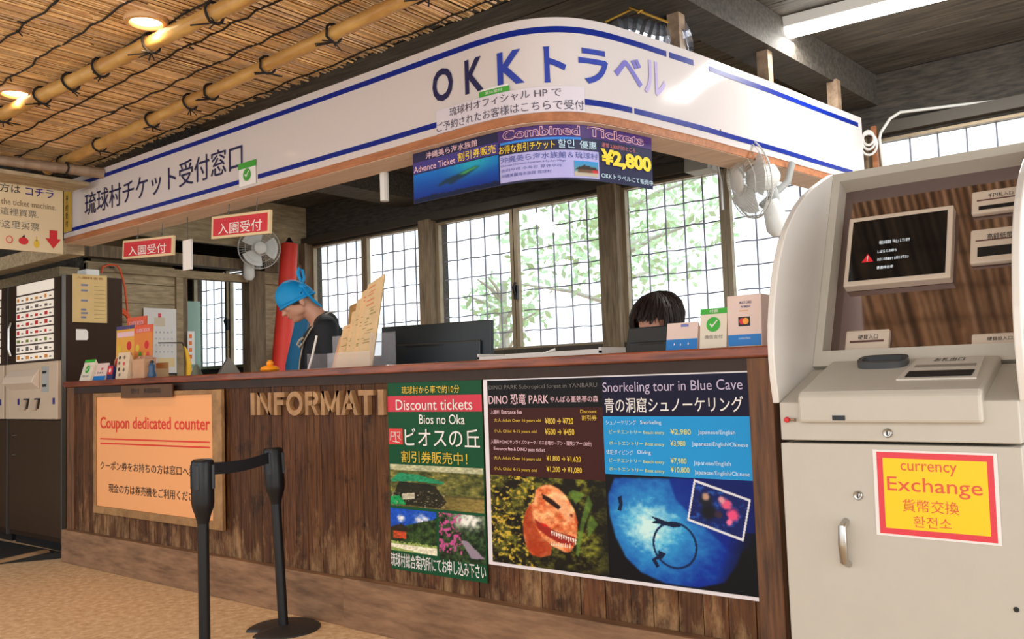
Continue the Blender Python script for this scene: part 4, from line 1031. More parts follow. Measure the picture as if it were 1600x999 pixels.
for i in range(9): k.box(.155, .235, -.0028, -.002, .03 + i * .029, .034 + i * .029)
k.build('ruled_lines', mat('ink_tan', C(170, 140, 90), .5), sx)
t = thing('small_label', 'small white label stuck on the brown machine side below the cream note', 'label', (-.251, .165, 1.478), rz=math.pi / 2)
k = MB(); k.prism([(0, 0), (.078, 0), (.085, .012), (.085, .06), (.07, .078), (0, .078)], 'y', -.003, 0); k.build('label_sheet', WHITE, t)
t = thing('white_adapter', 'white plug box lying on top of the brown ticket machine', 'box', (-.42, .25, 1.942))
k = MB(); k.box(0, .14, 0, .10, 0, .055); k.build('case', WPLAST, t, bevel=.008)
k = MB(); k.tube([(.0, .05, .02), (-.08, .06, .008), (-.14, .03, .006)], .005, 6); k.build('cable', BLKP, t)
t = thing('blue_folder', 'flat navy folder lying on the ticket machine beside the white plug box', 'folder', (-.80, .20, 1.942))
k = MB(); k.box(0, .34, 0, .2, 0, .022); k.build('cover', mat('folder_navy', C(40, 48, 84), .5), t, bevel=.003)
m_ = MB(); m_.prism([(-3.2, -.02), (-.10, .10), (-.10, -.03), (-.28, -.33), (-3.2, -1.2)], 'z', 0, .008); tag(m_.build('floor_mat', mat('mat_black', C(34, 32, 30), .85, var=.2, vscale=60)), 'black floor mat in front of the ticket machines', 'mat')
t = thing('cable_cover', 'tan rounded cable cover lying on the black floor mat', 'cable cover', (0, 0, .008))
k = MB(); k.prism([(-.035, 0), (-.02, .016), (.02, .016), (.035, 0)], 'y', 0, .8); o = k.build('cover_strip', mat('cover_tan', C(164, 130, 92), .6, var=.1), t); o.rotation_euler = (0, 0, math.radians(197)); o.location = (-.40, .03, 0)

# ================================================================== QUEUE POSTS
def stanchion(label, x, y, lean, belt_to=None):
    t = thing('queue_post', label, 'queue post', (x, y, 0), group='black queue posts')
    k = MB(); n = 48; prof = [(.165, 0), (.165, .006), (.15, .014), (.06, .020), (.03, .022)]
    vs = []; fs = []
    for r, z in prof:
        for i in range(n):
            a = 2 * math.pi * i / n; rr_ = r
            d = (a - math.radians(250) + math.pi) % (2 * math.pi) - math.pi
            if abs(d) < .30 and r > .12: rr_ = r - .055 * math.cos(d / .30 * math.pi / 2) ** .5
            vs.append((rr_ * math.cos(a), rr_ * math.sin(a), z))
    for j in range(len(prof) - 1):
        for i in range(n): fs.append((j * n + i, j * n + (i + 1) % n, (j + 1) * n + (i + 1) % n, (j + 1) * n + i))
    fs.append(tuple(range(n - 1, -1, -1))); fs.append(tuple((len(prof) - 1) * n + i for i in range(n))); k.add(vs, fs)
    k.build('base', mat('base_black', C(44, 42, 42), .5), t, smooth=True)
    def sh(z, dx=0, dy=0): return (lean[0] * z + dx, lean[1] * z + dy, z)
    k = MB(); k.tube([sh(.015), sh(.30), sh(.62)], .0225, 20); k.build('pole', BLKM, t, smooth=True)
    zs = [(.56, .023), (.575, .026), (.60, .033), (.625, .042), (.645, .0445), (.70, .0445), (.806, .0445), (.812, .042), (.818, .034), (.819, .002)]
    k = MB(); k.tube([sh(z) for z, r in zs], [r for z, r in zs], 28); h = k.build('head', BLKM, t, smooth=True)
    k = MB()
    for a in (0, 90, 180, 270):
        a = math.radians(a + 28); k.tube([sh(.70, .044 * math.cos(a), .044 * math.sin(a)), sh(.795, .044 * math.cos(a), .044 * math.sin(a))], .010, 6)
    k.build('belt_clip', BLKP, h)
    if belt_to is not None:
        bx, by = belt_to[0] - x, belt_to[1] - y; d = Vector((bx, by, 0)).normalized(); s_ = Vector((-d.y, d.x, 0)) * .0012
        a = Vector(sh(.775)) + d * .042; b = Vector((bx, by, .775)) - d * .042
        k = MB(); vs = []; fs = []
        for i in range(9):
            p = a.lerp(b, i / 8.0) - Vector((0, 0, .012 * math.sin(math.pi * i / 8)))
            for dz, q in ((-.025, -1), (-.025, 1), (.025, 1), (.025, -1)): vs.append(p + s_ * q + Vector((0, 0, dz)))
        for i in range(8):
            for j in range(4): fs.append((4 * i + j, 4 * i + (j + 1) % 4, 4 * i + 4 + (j + 1) % 4, 4 * i + 4 + j))
        fs += [(0, 1, 2, 3), (35, 34, 33, 32)]; k.add(vs, fs); k.build('belt', mat('belt_black', C(28, 30, 36), .7), t)
    return t
stanchion('black queue post with its round base in view at the counter foot', 2.648, -.243, (-.075, .0))
stanchion('nearer black queue post whose belt stretches to the other post', 2.81, -.742, (-.004, 0), (2.648 - .075 * .775, -.243))

# ================================================================== OFFICE FITTINGS
# strip light on the office ceiling
lt = thing('strip_light', 'long white fluorescent strip light on the dark board ceiling', 'light', (4.30, 1.74, 2.80))
a_ = math.radians(4); lt.rotation_euler = (0, 0, a_)
k = MB(); k.prism([(-.065, .15), (.065, .15), (.055, .095), (-.055, .095)], 'x', 0, 1.25); k.build('housing', WPLAST, lt, bevel=.004)
k = MB(); k.prism([(-.05, .095), (-.042, .062), (.0, .048), (.042, .062), (.05, .095)], 'x', .012, 1.238); k.build('diffuser', mat('lamp_cool', (1.0, 0.97, 0.90, 1), emit=16.0), lt)
d = bpy.data.lights.new('strip_tube', 'AREA'); d.shape = 'RECTANGLE'; d.size = 1.2; d.size_y = .12; d.energy = 26; d.color = (1, .97, .9)
o = bpy.data.objects.new('strip_tube', d); COL.objects.link(o); o.parent = lt; o.location = (.62, 0, .04)

# wall fans
def make_fan(label, loc, rz, tilt, dx=0.0):
    t = thing('wall_fan', label, 'fan', loc, rot=(tilt, 0, rz), group='white wall fans')
    R_ = .195; cage = MB()          # the fan looks along local -y
    for rr_, yy in ((R_, 0.0), (R_ * .985, -.02), (R_ * .7, -.055), (R_ * .38, -.07)):
        cage.tube([(rr_ * math.cos(a), yy, rr_ * math.sin(a)) for a in [i * math.pi / 20 for i in range(40)]], .0045 if rr_ == R_ else .0022, 6, closed=True)
    for i in range(48):
        a = 2 * math.pi * i / 48; c, s_ = math.cos(a), math.sin(a)
        cage.tube([(.05 * c, -.075, .05 * s_), (R_ * .6 * c, -.064, R_ * .6 * s_), (R_ * .95 * c, -.026, R_ * .95 * s_), (R_ * c, 0, R_ * s_), (R_ * .7 * c, .05, R_ * .7 * s_), (.06 * c, .06, .06 * s_)], .0010, 4, caps=False)
    cage.build('guard', mat('fan_guard', C(206, 206, 202), .4), t)
    k = MB(); k.lathe([(.056, -.070), (.056, -.080), (.048, -.086), (.001, -.088)], 28, (0, 0, 0), axis='y'); 
    k.v = [(x, -abs(y) if True else y, z) for x, y, z in k.v]
    k.build('hub_badge', WPLAST, t, smooth=True)
    for i in range(3):
        k = MB(); vs = []; a0 = 2 * math.pi * i / 3
        for r_ in (.03, .08, .13, .17):
            for j in range(7):
                q = a0 + (j / 6.0 - .5) * (1.5 - 2 * abs(r_ - .1)); vs.append((r_ * math.cos(q), -.02 + .025 * (j / 6.0 - .5), r_ * math.sin(q)))
        n0 = len(vs); vs2 = [(x, y + .003, z) for x, y, z in vs]
        fs = [(r * 7 + j, r * 7 + j + 1, (r + 1) * 7 + j + 1, (r + 1) * 7 + j) for r in range(3) for j in range(6)]
        k.add(vs + vs2, fs + [tuple(q + n0 for q in f[::-1]) for f in fs]); k.build('blade', mat('fan_blade', C(226, 228, 226), .35), t, smooth=True)
    k = MB(); k.tube([(0, .0, 0), (0, .03, 0), (0, .12, -.005), (0, .15, -.01)], [.05, .07, .065, .03], 20); k.build('motor', WPLAST, t, smooth=True)
    k = MB(); k.tube([(0, .10, -.03), (0, .11, -.12), (0, .10, -.20)], [.028, .026, .03], 12); k.build('neck', GREYP, t, smooth=True)
    k = MB(); 
    for q in range(1): k.tube([(dx, .09, -.12 + abs(dx)), (dx, .09, -.16), (dx, .09, -.27), (dx, .09, -.305)], [.03, .05, .055, .03], 20)
    k.build('control_box', WPLAST, t, smooth=True)
    return t
make_fan('white wall fan behind the upper red admission sign', (-.98, 2.22, 2.42), math.radians(62), math.radians(6), -.085)
make_fan('white wall fan hanging in front of the bright window near the fascia end', (4.28, 1.40, 2.055), math.radians(-38), math.radians(10))
t = thing('fan_arm', 'grey bracket arm holding the wall fan beside the fascia end', 'bracket', (4.42, 1.60, 1.75)); 
k = MB(); k.tube([(-.13, -.11, .18), (-.02, -.02, .3), (.0, .0, .40)], .018, 10); k.build('arm', GREYP, t, smooth=True)

# red and blue furled banners leaning in the far corner
t = thing('red_furled_banner', 'red furled banner with a black tip leaning in the far corner', 'banner', (-.98, 2.52, 0))
k = MB(); pts = [(.05, -.24, .02), (.03, -.17, .6), (.0, -.07, 1.35), (-.03, .03, 2.0), (-.06, .09, 2.50)]; k.tube(pts, [.07, .085, .09, .088, .082], 20); k.build('cloth', mat('banner_red', C(226, 58, 44), .55, var=.1, vscale=3), t, smooth=True)
k = MB(); k.tube([(-.06, .09, 2.50), (-.062, .093, 2.53), (-.063, .095, 2.57)], [.05, .035, .012], 12); k.build('tip', BLKP, t, smooth=True)
t = thing('blue_furled_banner', 'dark teal furled banner standing behind the stooping person', 'banner', (.745, 1.28, 0))
k = MB(); k.tube([(-.03, -.04, .02), (-.02, -.02, .7), (.0, .0, 1.25), (.07, .04, 1.60), (.09, .05, 1.70)], [.05, .055, .058, .05, .02], 16); k.build('cloth', mat('banner_teal', C(0, 104, 150), .6, var=.12, vscale=4), t, smooth=True)

# things on the partition wall
t = thing('wall_calendar', 'white month calendar hanging on the left board wall', 'calendar', (-1.255, 1.21, 1.25), rz=math.pi / 2)
k = MB(); k.box(0, .31, -.004, 0, 0, .58); k.build('sheet', WHITE, t)
k = MB(); k.box(-.004, .314, -.006, .001, -.008, .004); k.build('bottom_bar', BLKP, t)
patch(t, 'month_picture', mat('calendar_tan', C(222, 206, 180), .5), .10, .20, .42, .50, -.0042); patch(t, 'red_flower', PINKR, .135, .165, .50, .535, -.0042); patch(t, 'foot_band', mat('calendar_sand', C(240, 214, 160), .5), .13, .29, .06, .14, -.0042)
letters(t, [(n, .03 + .038 * (i % 7), .044 + .038 * (i % 7), .36 - .058 * (i // 7), .375 - .058 * (i // 7), .01) for i, n in enumerate([str(j) for j in range(1, 32)])], mat('ink_date', C(120, 124, 150), .5), y=-.0048, name='date_print')
t = thing('price_strip', 'white strip with four orange squares on the post beside the calendar', 'notice', (-1.205, 1.60, 1.33), rz=math.pi / 2)
k = MB(); k.box(0, .07, -.003, 0, 0, .30); k.build('sheet', WHITE, t)
k = MB()
for i in range(4): k.box(.012, .042, -.0038, -.003, .05 + .062 * i, .085 + .062 * i)
k.build('orange_squares', mat('ink_orange_square', C(236, 120, 50), .5), t)
t = thing('wall_switch', 'small white switch plate below the strip with orange squares', 'switch', (-1.205, 1.63, 1.20), rz=math.pi / 2)
k = MB(); k.box(0, .05, -.008, 0, 0, .09); k.build('plate', WPLAST, t, bevel=.003); k = MB(); k.box(.017, .033, -.012, -.008, .03, .06); k.build('toggle', BLKP, t)
t = thing('teal_locker', 'pale teal locker seen through the doorway left of the far window', 'locker', (-3.50, 2.74, 0))
k = MB(); k.box(0, .34, 0, .2, 0.04, 2.12); k.build('cabinet', mat('teal_paint', C(196, 232, 216), .45), t, bevel=.004)
k = MB(); k.box(.012, .328, -.012, 0, .06, 2.10); dd = k.build('door', MATS['teal_paint'], t, bevel=.003); k = MB(); k.box(.28, .30, -.03, -.012, 1.72, 1.86); k.build('handle', BLKP, dd)
k = MB(); k.box(.02, .32, .02, .18, 0, .04); k.build('base', BLKP, t)
t = thing('yellow_raincoat', 'yellow coat sleeve hanging at the doorway post above the counter', 'coat', (-.70, 1.30, 0.9))
k = MB(); k.tube([(-.02, 0, 0), (.0, 0, .25), (.01, 0, .42), (-.02, 0, .52), (-.05, 0, .56)], [.05, .055, .045, .03, .015], 14, flat=.5); k.build('sleeve', mat('coat_yellow', C(240, 184, 40), .6, var=.1), t, smooth=True)
k = MB(); k.tube([(-.05, 0, .555), (-.10, .01, .60), (-.50, .02, .62)], .006, 6); k.build('hanger', ALUD, t)
k = MB(); k.tube([(-.02, 0, -.90), (-.02, 0, 0.03)], .014, 8); k.build('stand_pole', ALUD, t)
k = MB(); k.lathe([(.14, -.9), (.14, -.885), (.02, -.88)], 20, (-.02, 0, 0)); k.build('stand_base', ALUD, t)
t = thing('orange_hose', 'orange coiled cord hooked over the rail behind the leaflets', 'cord', (-1.19, .84, 1.6))
pts = [(0, -.03, .50), (0, -.02, .55), (0, .03, .575), (0, .10, .575), (0, .13, .54), (.0, .17, .40), (.0, .19, .22), (0, .2, .05)]
k = MB(); k.tube(pts, .009, 8)
k.tube([(.03, .10 + .105 * math.cos(a), .06 + .14 * math.sin(a)) for a in [i * math.pi / 10 for i in range(20)]], .016, 8, closed=True); k.tube([(.06, .10 + .085 * math.cos(a), .05 + .12 * math.sin(a)) for a in [i * math.pi / 10 for i in range(20)]], .014, 8, closed=True)
k.build('coil', mat('hose_orange', C(236, 96, 44), .45), t, smooth=True)
k = MB(); k.box(-.075, -.02, .06, .09, .555, .565); k.build('hook', BLKP, t)
# wiring and a socket on the strip of wall by the red banner
t = thing('wall_socket', 'white socket box with a trailing white cable on the wall by the red banner', 'socket', (-1.206, 2.60, 1.46), rz=math.pi / 2)
k = MB(); k.box(-.035, .035, -.025, 0, -.05, .05); k.build('socket_box', WPLAST, t, bevel=.004)
k = MB(); k.tube([(0, -.012, .05), (.02, -.015, .3), (-.01, -.012, .6), (.01, -.012, .95)], .006, 6); k.tube([(0, -.012, -.05), (.02, -.02, -.18), (.04, -.02, -.4)], .006, 6); k.build('cable', WPLAST, t)
# white cable along the back wall, with the wooden batten where the fascia ends
t = thing('white_cable', 'white cable looping from the fascia end along the back wall', 'cable', (0, 0, 0))
k = MB(); k.tube([(4.50, 2.93, 2.34), (4.49, 2.92, 2.52), (4.50, 2.92, 2.555), (4.56, 2.92, 2.63), (4.62, 2.93, 2.66), (4.70, 2.94, 2.655), (4.95, 2.95, 2.635), (5.28, 2.95, 2.60), (5.7, 2.95, 2.58)], .010, 8); k.build('cable_run', WPLAST, t, smooth=True)
k = MB()
for r_, dz in ((.035, 0), (.045, -.02), (.03, .02)):
    k.tube([(4.44 + r_ * math.cos(a), 2.86 + .4 * r_ * math.cos(a), 2.50 + dz + 1.5 * r_ * math.sin(a)) for a in [i * math.pi / 8 for i in range(16)]], .008, 6, closed=True)
k.build('cable_coil', WPLAST, t, smooth=True)
k = MB(); k.box(4.445, 4.475, 2.905, 2.935, 1.2, 2.60); struct('trim_13', k, TRIMW)
# foil duct above the fascia corner and the small grey box under it
t = thing('silver_duct', 'crinkled silver foil duct lying above the fascia corner', 'duct', (4.04, .74, 2.71))
k = MB(); rs = random.Random(8); pts = []; rad = []
for i in range(22):
    q = i / 21.0; pts.append((-.14 + .30 * q, -.02 + .22 * q, -.045 + .02 * math.sin(q * 7))); rad.append((.092 + (.010 if i % 2 else 0)) * (1 if 1 < i < 20 else .8))
k.tube(pts, rad, 18); k.build('foil', mat('foil', C(176, 180, 190), .25, metal=.8, bump=.5, vscale=20), t)
k = MB()
for a, b in (((-.10, -.10, .02), (.10, .0, .10)), ((.02, -.08, .06), (.16, .02, -.02)), ((.05, -.06, .03), (.13, -.03, .08))): k.tube([a, b], .006, 6)
k.build('gold_wire', mat('gold_wire', C(186, 146, 60), .4, metal=.6), t)
t = thing('grey_speaker', 'grey box fixed under the fascia beside the second fan', 'speaker', (3.72, 1.85, 2.25))
k = MB(); k.prism([(-.07, 0), (.07, 0), (.055, .12), (-.055, .12)], 'x', 0, .15); k.build('case', GREYP, t, bevel=.006)
k = MB(); k.tube([(.15, 0, .06), (.20, -.05, .02), (.24, -.10, -.10), (.25, -.12, -.26)], .007, 6); k.build('cable', WPLAST, t)
k = MB(); k.tube([(.075, 0, .12), (.075, 0, .70)], .012, 8); k.build('mount_rod', GREYP, t)
k = MB(); k.box(.6, .68, .62, .70, 2.60, 2.74); 

# ================================================================== DESK, MONITORS
WT = 1.1805
dkk = thing('service_desk', 'lower inner work desk behind the plank counter', 'desk', (0, 0, 0))
k = MB(); k.box(.1, 4.85, .285, .56, .862, .90); k.build('desk_top', WOODG, dkk)
for x in (.15, 1.2, 3.0, 4.75): k = MB(); k.box(x, x + .04, .30, .54, 0, .862); k.build('leg', WOODG, dkk)
def monitor(name, label, x, y, w, zb, zt, rz, tilt, logo):
    t = thing(name, label, 'monitor', (x, y, .90), rz=rz, group=None)
    h = zt - zb; b0 = zb - .90; T = Matrix.Translation((0, 0, b0)) @ Matrix.Rotation(tilt, 4, 'X')
    def tb(k): k.v = [tuple(T @ Vector(v)) for v in k.v]; return k
    k = MB(); k.box(-w / 2, w / 2, 0, .03, 0, h); k.box(-w * .42, w * .42, -.018, 0, .03, h * .75); tb(k).build('back_case', mat('monitor_black', C(34, 43, 48), .45), t, bevel=.006)
    k = MB(); k.box(-w / 2 + .012, w / 2 - .012, .0305, .032, .015, h - .012); tb(k).build('screen', SCREEN, t)
    k = MB(); k.box(-w * .25, w * .10, -.0195, -.0175, h * .70, h * .725); tb(k).build('vent_slot', BLKP, t)
    if logo:
        k = MB(); n = 28; c = (0.02, h * .40); r = .042
        k.add([(c[0] + r * math.cos(2 * math.pi * i / n), -.0195, c[1] + r * math.sin(2 * math.pi * i / n)) for i in range(n)], [tuple(range(n))]); lg = tb(k).build('round_badge', mat('badge_grey', C(92, 96, 100), .35), t)
        k = MB(); vs, fs = glyphs('hp', .0); k.add([(c[0] - .026 + .05 * a + .012 * b, -.0205, c[1] - .03 + .058 * b) for a, b in vs], fs); tb(k).build('badge_lettering', BLKP, lg)
    k = MB(); k.box(-.03, .03, -.035, -.012, 0.02, b0 + h * .5); k.build('stand_post', BLKP, t)
    k = MB(); k.box(-.12, .12, -.06, .06, 0, .02); k.build('stand_base', BLKP, t, bevel=.004)
    return t
monitor('computer_monitor', 'wide black computer monitor turned away, left of the pale tray on the counter', 2.985, .43, .655, 1.0, 1.392, math.radians(11), math.radians(-3), True)
monitor('computer_monitor', 'small black monitor in front of the seated clerk with fringe', 4.27, .36, .32, 1.03, 1.305, math.radians(-4), math.radians(-14), False)
t = thing('pale_tray', 'pale grey document tray lying on the counter between the monitors', 'tray', (3.60, .06, WT))
k = MB(); k.box(0, .62, 0, .18, 0, .006); k.box(0, .62, .17, .18, .006, .028); k.box(0, .01, 0, .17, .006, .028); k.box(.61, .62, 0, .17, .006, .028); k.box(0, .62, 0, .008, .006, .016); k.build('tray_shell', mat('tray_pale', C(214, 210, 204), .4), t)
t = thing('white_pen', 'white pen sticking up from the pale document tray', 'pen', (3.86, .15, WT + .0065))
k = MB(); k.tube([(0, 0, .005), (.085, .0, .028)], .005, 8); k.build('barrel', WPLAST, t); k = MB(); k.tube([(.085, 0, .028), (.105, 0, .0335)], [.005, .001], 8); k.build('nib', BLKP, t)

# ================================================================== THINGS ON THE COUNTER
def easel(name, label, cat, x, y, w, h, lean, m, rz=0, group=None, depth=.07):
    """A folded card stand: a leaning face with a back flap. Local face coordinates: u across, v up."""
    t = thing(name, label, cat, (x, y, WT), rz=rz, group=group)
    dy = h * math.sin(lean); hz = h * math.cos(lean)
    def f(u, v, n=0.0): return (u, v / h * dy - n * math.cos(lean), v / h * hz + n * math.sin(lean))
    k = MB(); k.add([f(0, 0), f(w, 0), f(w, h), f(0, h), (w, depth + dy, 0), (0, depth + dy, 0)], [(0, 1, 2, 3), (2, 1, 4), (3, 5, 0), (3, 2, 4, 5), (0, 5, 4, 1)]); k.build('card', m, t)
    return t, f
def fpatch(t, f, name, m, u0, u1, v0, v1, n=.001):
    k = MB(); k.add([f(u0, v0, n), f(u1, v0, n), f(u1, v1, n), f(u0, v1, n)], [(0, 1, 2, 3)]); return k.build(name, m, t)
PAYB = mat('pay_blue', C(22, 122, 200), .45); PCARD = mat('pay_pink_card', C(232, 206, 196), .5); PGREEN = mat('pay_green', C(58, 178, 52), .45); CARD = mat('pay_cream_card', C(232, 222, 202), .5)
t, f = easel('payment_stand', 'low pink and blue payment card stand by the small monitor', 'card stand', 4.505, .045, .122, .10, .2, PCARD, group='payment card stands')
fpatch(t, f, 'blue_band', PAYB, 0, .122, 0, .040)
k = MB()
for u, v in ((.03, .022), (.055, .02), (.085, .022)): k.add([f(u, v - .004, .002), f(u + .006, v - .002, .002), f(u + .002, v + .006, .002)], [(0, 1, 2)])
k.build('white_marks', WHITE, t); fpatch(t, f, 'logo_mark', mat('ink_periwinkle', C(120, 130, 196), .5), .055, .085, .084, .094)
t, f = easel('payment_stand', 'cream payment card stand with green top and white tick in a green disc', 'card stand', 4.634, .05, .10, .142, .16, CARD, group='payment card stands')
fpatch(t, f, 'green_top', PGREEN, 0, .10, .122, .142)
disc(t, 'green_disc', PGREEN, lambda u, v: f(u, v, .0015), .05, .085, .026); tick(t, lambda u, v: f(u, v, .0025), .05, .085, .026)
letters(t, [('微信支付', .018, .086, .034, .048, .0)], INKG, lambda u, v: f(u, v, .0015))
letters(t, [('付款', .035, .068, .126, .138, .01)], WHITE, lambda u, v: f(u, v, .0025))
t = thing('payment_box', 'tall pale card payment box with an orange card badge and blue foot', 'card stand', (4.742, .045, WT), group='payment card stands')
k = MB(); k.prism([(0, 0), (.012, .176), (.09, .176), (.16, 0)], 'x', 0, .122); k.build('box_shell', PCARD, t, bevel=.002)
fbx = lambda u, v, n=.001: (u, v * .068 - n, v)
fpatch(t, lambda u, v, n: fbx(u, v, n), 'blue_band', PAYB, .002, .120, .004, .042)
letters(t, [('contactless', .04, .082, .026, .034)], LBLUE, lambda u, v: fbx(u, v, .002)); letters(t, [('MULTI CARD', .046, .088, .146, .155, .02), ('PAYMENT', .05, .085, .132, .140, .02)], mat('ink_dark_slate', C(84, 86, 120), .5), lambda u, v: fbx(u, v, .0015))
fpatch(t, lambda u, v, n: fbx(u, v, n), 'orange_rule', mat('ink_soft_orange', C(224, 170, 110), .5), .044, .076, .121, .124)
fpatch(t, lambda u, v, n: fbx(u, v, n), 'black_badge', BLACK, .040, .082, .070, .102)
disc(t, 'red_disc', RED, lambda u, v: fbx(u, v, .002), .055, .087, .011); disc(t, 'amber_disc', mat('badge_amber', C(246, 160, 40), .4), lambda u, v: fbx(u, v, .0028), .067, .087, .011)

t, f = easel('payment_stand', 'cream and green payment card stand at the left end of the counter', 'card stand', .085, .03, .145, .150, .3, CARD, group='payment card stands')
fpatch(t, f, 'green_top', PGREEN, 0, .145, .130, .150); disc(t, 'green_disc', PGREEN, lambda u, v: f(u, v, .0015), .072, .082, .028); tick(t, lambda u, v: f(u, v, .0025), .072, .082, .028)
letters(t, [('微信支付', .03, .115, .026, .042)], INKG, lambda u, v: f(u, v, .0015))
t, f = easel('payment_stand', 'short pink card stand with blue foot beside the leftmost green one', 'card stand', .262, .035, .16, .118, .3, PCARD, group='payment card stands', depth=.03)
fpatch(t, f, 'blue_band', PAYB, 0, .16, 0, .030); fpatch(t, f, 'logo_mark', PINKR, .075, .10, .07, .085); letters(t, [('PAY', .04, .12, .045, .058)], INKG, lambda u, v: f(u, v, .0015))
t, f = easel('red_blue_card', 'small red and dark blue card between the pink stand and the menu card', 'card', .435, .04, .075, .095, .15, mat('card_dark_blue', C(40, 44, 100), .45))
fpatch(t, f, 'red_field', RED, .005, .07, .035, .09); disc(t, 'white_disc', WHITE, lambda u, v: f(u, v, .0018), .037, .062, .014)
t, f = easel('menu_card', 'narrow cream menu card standing before the orange leaflets', 'card', .535, .05, .15, .172, .12, mat('menu_cream', C(226, 202, 170), .5))
for u, v, c in ((.03, .14, BLACK), (.09, .14, INKBR), (.03, .105, INKBR), (.09, .10, PINKR), (.035, .065, BLACK), (.095, .06, INKBR), (.05, .03, INKG)): disc(t, 'dish_print', c, lambda a, b: f(a, b, .0015), u, v, .012, n=10)
t = thing('wooden_card_box', 'small pinkish wooden box of cards right of the cream menu card', 'box', (.715, .07, WT))
k = MB(); k.box(0, .14, 0, .006, 0, .12); k.box(0, .14, .074, .08, 0, .13); k.box(0, .006, .006, .074, 0, .12); k.box(.134, .14, .006, .074, 0, .12); k.box(0, .14, .006, .074, 0, .006); k.build('box_shell', mat('box_rose', C(206, 160, 124), .55, var=.08), t)
for i in range(6): k = MB(); k.box(.012 + .02 * i, .024 + .02 * i, .012, .068, .007, .125 + .008 * (i % 3)); k.build('card', mat('card_rose', C(196, 146, 118), .5), t)
t = thing('blue_figure', 'little blue and black ornament at the calendar foot on the counter', 'ornament', (.895, .10, WT))
k = MB(); k.lathe([(.001, 0), (.022, .0), (.026, .02), (.018, .05), (.022, .07), (.014, .092), (.001, .098)], 16); k.build('body', mat('ornament_blue', C(50, 84, 120), .4), t, smooth=True); k = MB(); k.lathe([(.001, .088), (.0145, .09), (.012, .104), (.001, .11)], 14); k.build('cap', BLKP, t, smooth=True)
OR1 = mat('leaflet_orange', C(226, 132, 60), .45); OR2 = mat('leaflet_amber', C(232, 170, 70), .45)
def leaflet(label, x, y, w, z0, h, m, mode, rz=0):
    t = thing('orange_leaflet', label, 'leaflet', (x, y, WT + z0), rz=rz, group='orange leaflets in the counter stand')
    L = .03
    f = lambda u, v, n=0: (u, v * L - n, v)
    k = MB(); k.add([f(0, 0), f(w, 0), f(w, h), f(0, h), f(0, 0, -.006), f(w, 0, -.006), f(w, h, -.006), f(0, h, -.006)], [(0, 1, 2, 3), (5, 4, 7, 6), (0, 4, 5, 1), (1, 5, 6, 2), (2, 6, 7, 3), (3, 7, 4, 0)]); k.build('cover', m, t)
    if mode == 0:
        fpatch(t, f, 'blue_top', mat('leaflet_blue', C(80, 70, 120), .45), 0, w, h * .93, h); fpatch(t, f, 'white_band', PINKI, .01, w - .01, h * .78, h * .88, .0012)
    else:
        fpatch(t, f, 'red_top', mat('leaflet_coral', C(226, 96, 62), .45), 0, w, h * .85, h); letters(t, [('GUIDE BOOK', w * .12, w * .88, h * .86, h * .93, .01)], PINKI, lambda u, v: f(u, v, .002))
    for u, v, r, c in ((.2, .55, .028, YELD), (.7, .6, .03, RED), (.35, .42, .02, GREEN), (.6, .4, .022, OR2), (.78, .42, .018, PINKR)): disc(t, 'printed_spot', c, lambda a, b: f(a, b, .0016), w * u, h * v, r * w / .25, n=12)
    k = MB(); rs = random.Random(int(x * 99)); k.add([f(w * i / 10.0, h * (.27 + .04 * rs.random()), .0018) for i in range(11)] + [f(w * i / 10.0, h * .2, .0018) for i in range(10, -1, -1)], [tuple(range(22))]); k.build('dark_script', BLACK, t)
    return t
leaflet('orange leaflet with a dark blue top edge, leftmost in the stand', .31, .165, .245, .02, .335, OR2, 0)
leaflet('orange leaflet with a coral red title beside the blue topped leaflet', .565, .155, .225, .02, .325, OR1, 1)
leaflet('rust orange leaflet rising behind the two front leaflets', .33, .228, .25, .02, .395, mat('leaflet_rust', C(206, 100, 50), .45), 1)
t = thing('round_sign_card', 'round red emblem card at the foot of the blue topped leaflet', 'card', (.33, .132, WT))
k = MB(); k.lathe([(.075, 0), (.075, -.004), (.001, -.004)], 28, (.10, 0, .085), axis='y'); k.build('disc', mat('emblem_tan', C(226, 176, 120), .5), t); k = MB(); k.lathe([(.06, .0041), (.06, .0055), (.001, .0055)], 28, (.10, 0, .085), axis='y'); k.build('red_ring', mat('emblem_red', C(190, 40, 30), .5), t); k = MB(); k.lathe([(.032, .0056), (.032, .0068), (.001, .0068)], 20, (.10, 0, .085), axis='y'); k.build('green_centre', mat('emblem_green', C(60, 90, 40), .5), t)
k = MB(); k.box(.06, .14, -.006, .02, 0, .012); k.build('foot', BLKP, t)
t = thing('leaflet_stand', 'clear stand holding the orange leaflets upright', 'stand', (.29, .15, WT))
k = MB(); k.box(0, .52, .0, .11, 0, .006); k.box(0, .52, .104, .11, .006, .10); k.box(0, .004, 0, .104, .006, .06); k.box(.516, .52, 0, .104, .006, .06); k.build('holder', mat('stand_tan', C(196, 164, 120), .5), t)
t = thing('orange_figure', 'little orange ornament on the counter left of the stooping person', 'ornament', (2.02, .12, WT))
OF = mat('ornament_orange', C(250, 160, 30), .4)
k = MB(); k.lathe([(.001, 0), (.04, 0), (.052, .012), (.045, .026), (.028, .034), (.001, .038)], 18, (.05, 0, 0)); k.build('body', OF, t, smooth=True); k = MB(); k.ell((.052, 0, .046), (.019, .019, .017)); k.build('head', OF, t, smooth=True); k = MB(); k.ell((.012, 0, .022), (.02, .012, .008)); k.build('tail', OF, t, smooth=True)
t = thing('grey_cone_figure', 'small grey green cone ornament below the far window', 'ornament', (1.31, .15, WT))
k = MB(); k.lathe([(.001, 0), (.034, 0), (.034, .008), (.026, .03), (.016, .055), (.008, .068), (.001, .07)], 16); k.build('body', mat('ornament_grey', C(96, 104, 90), .6), t, smooth=True)
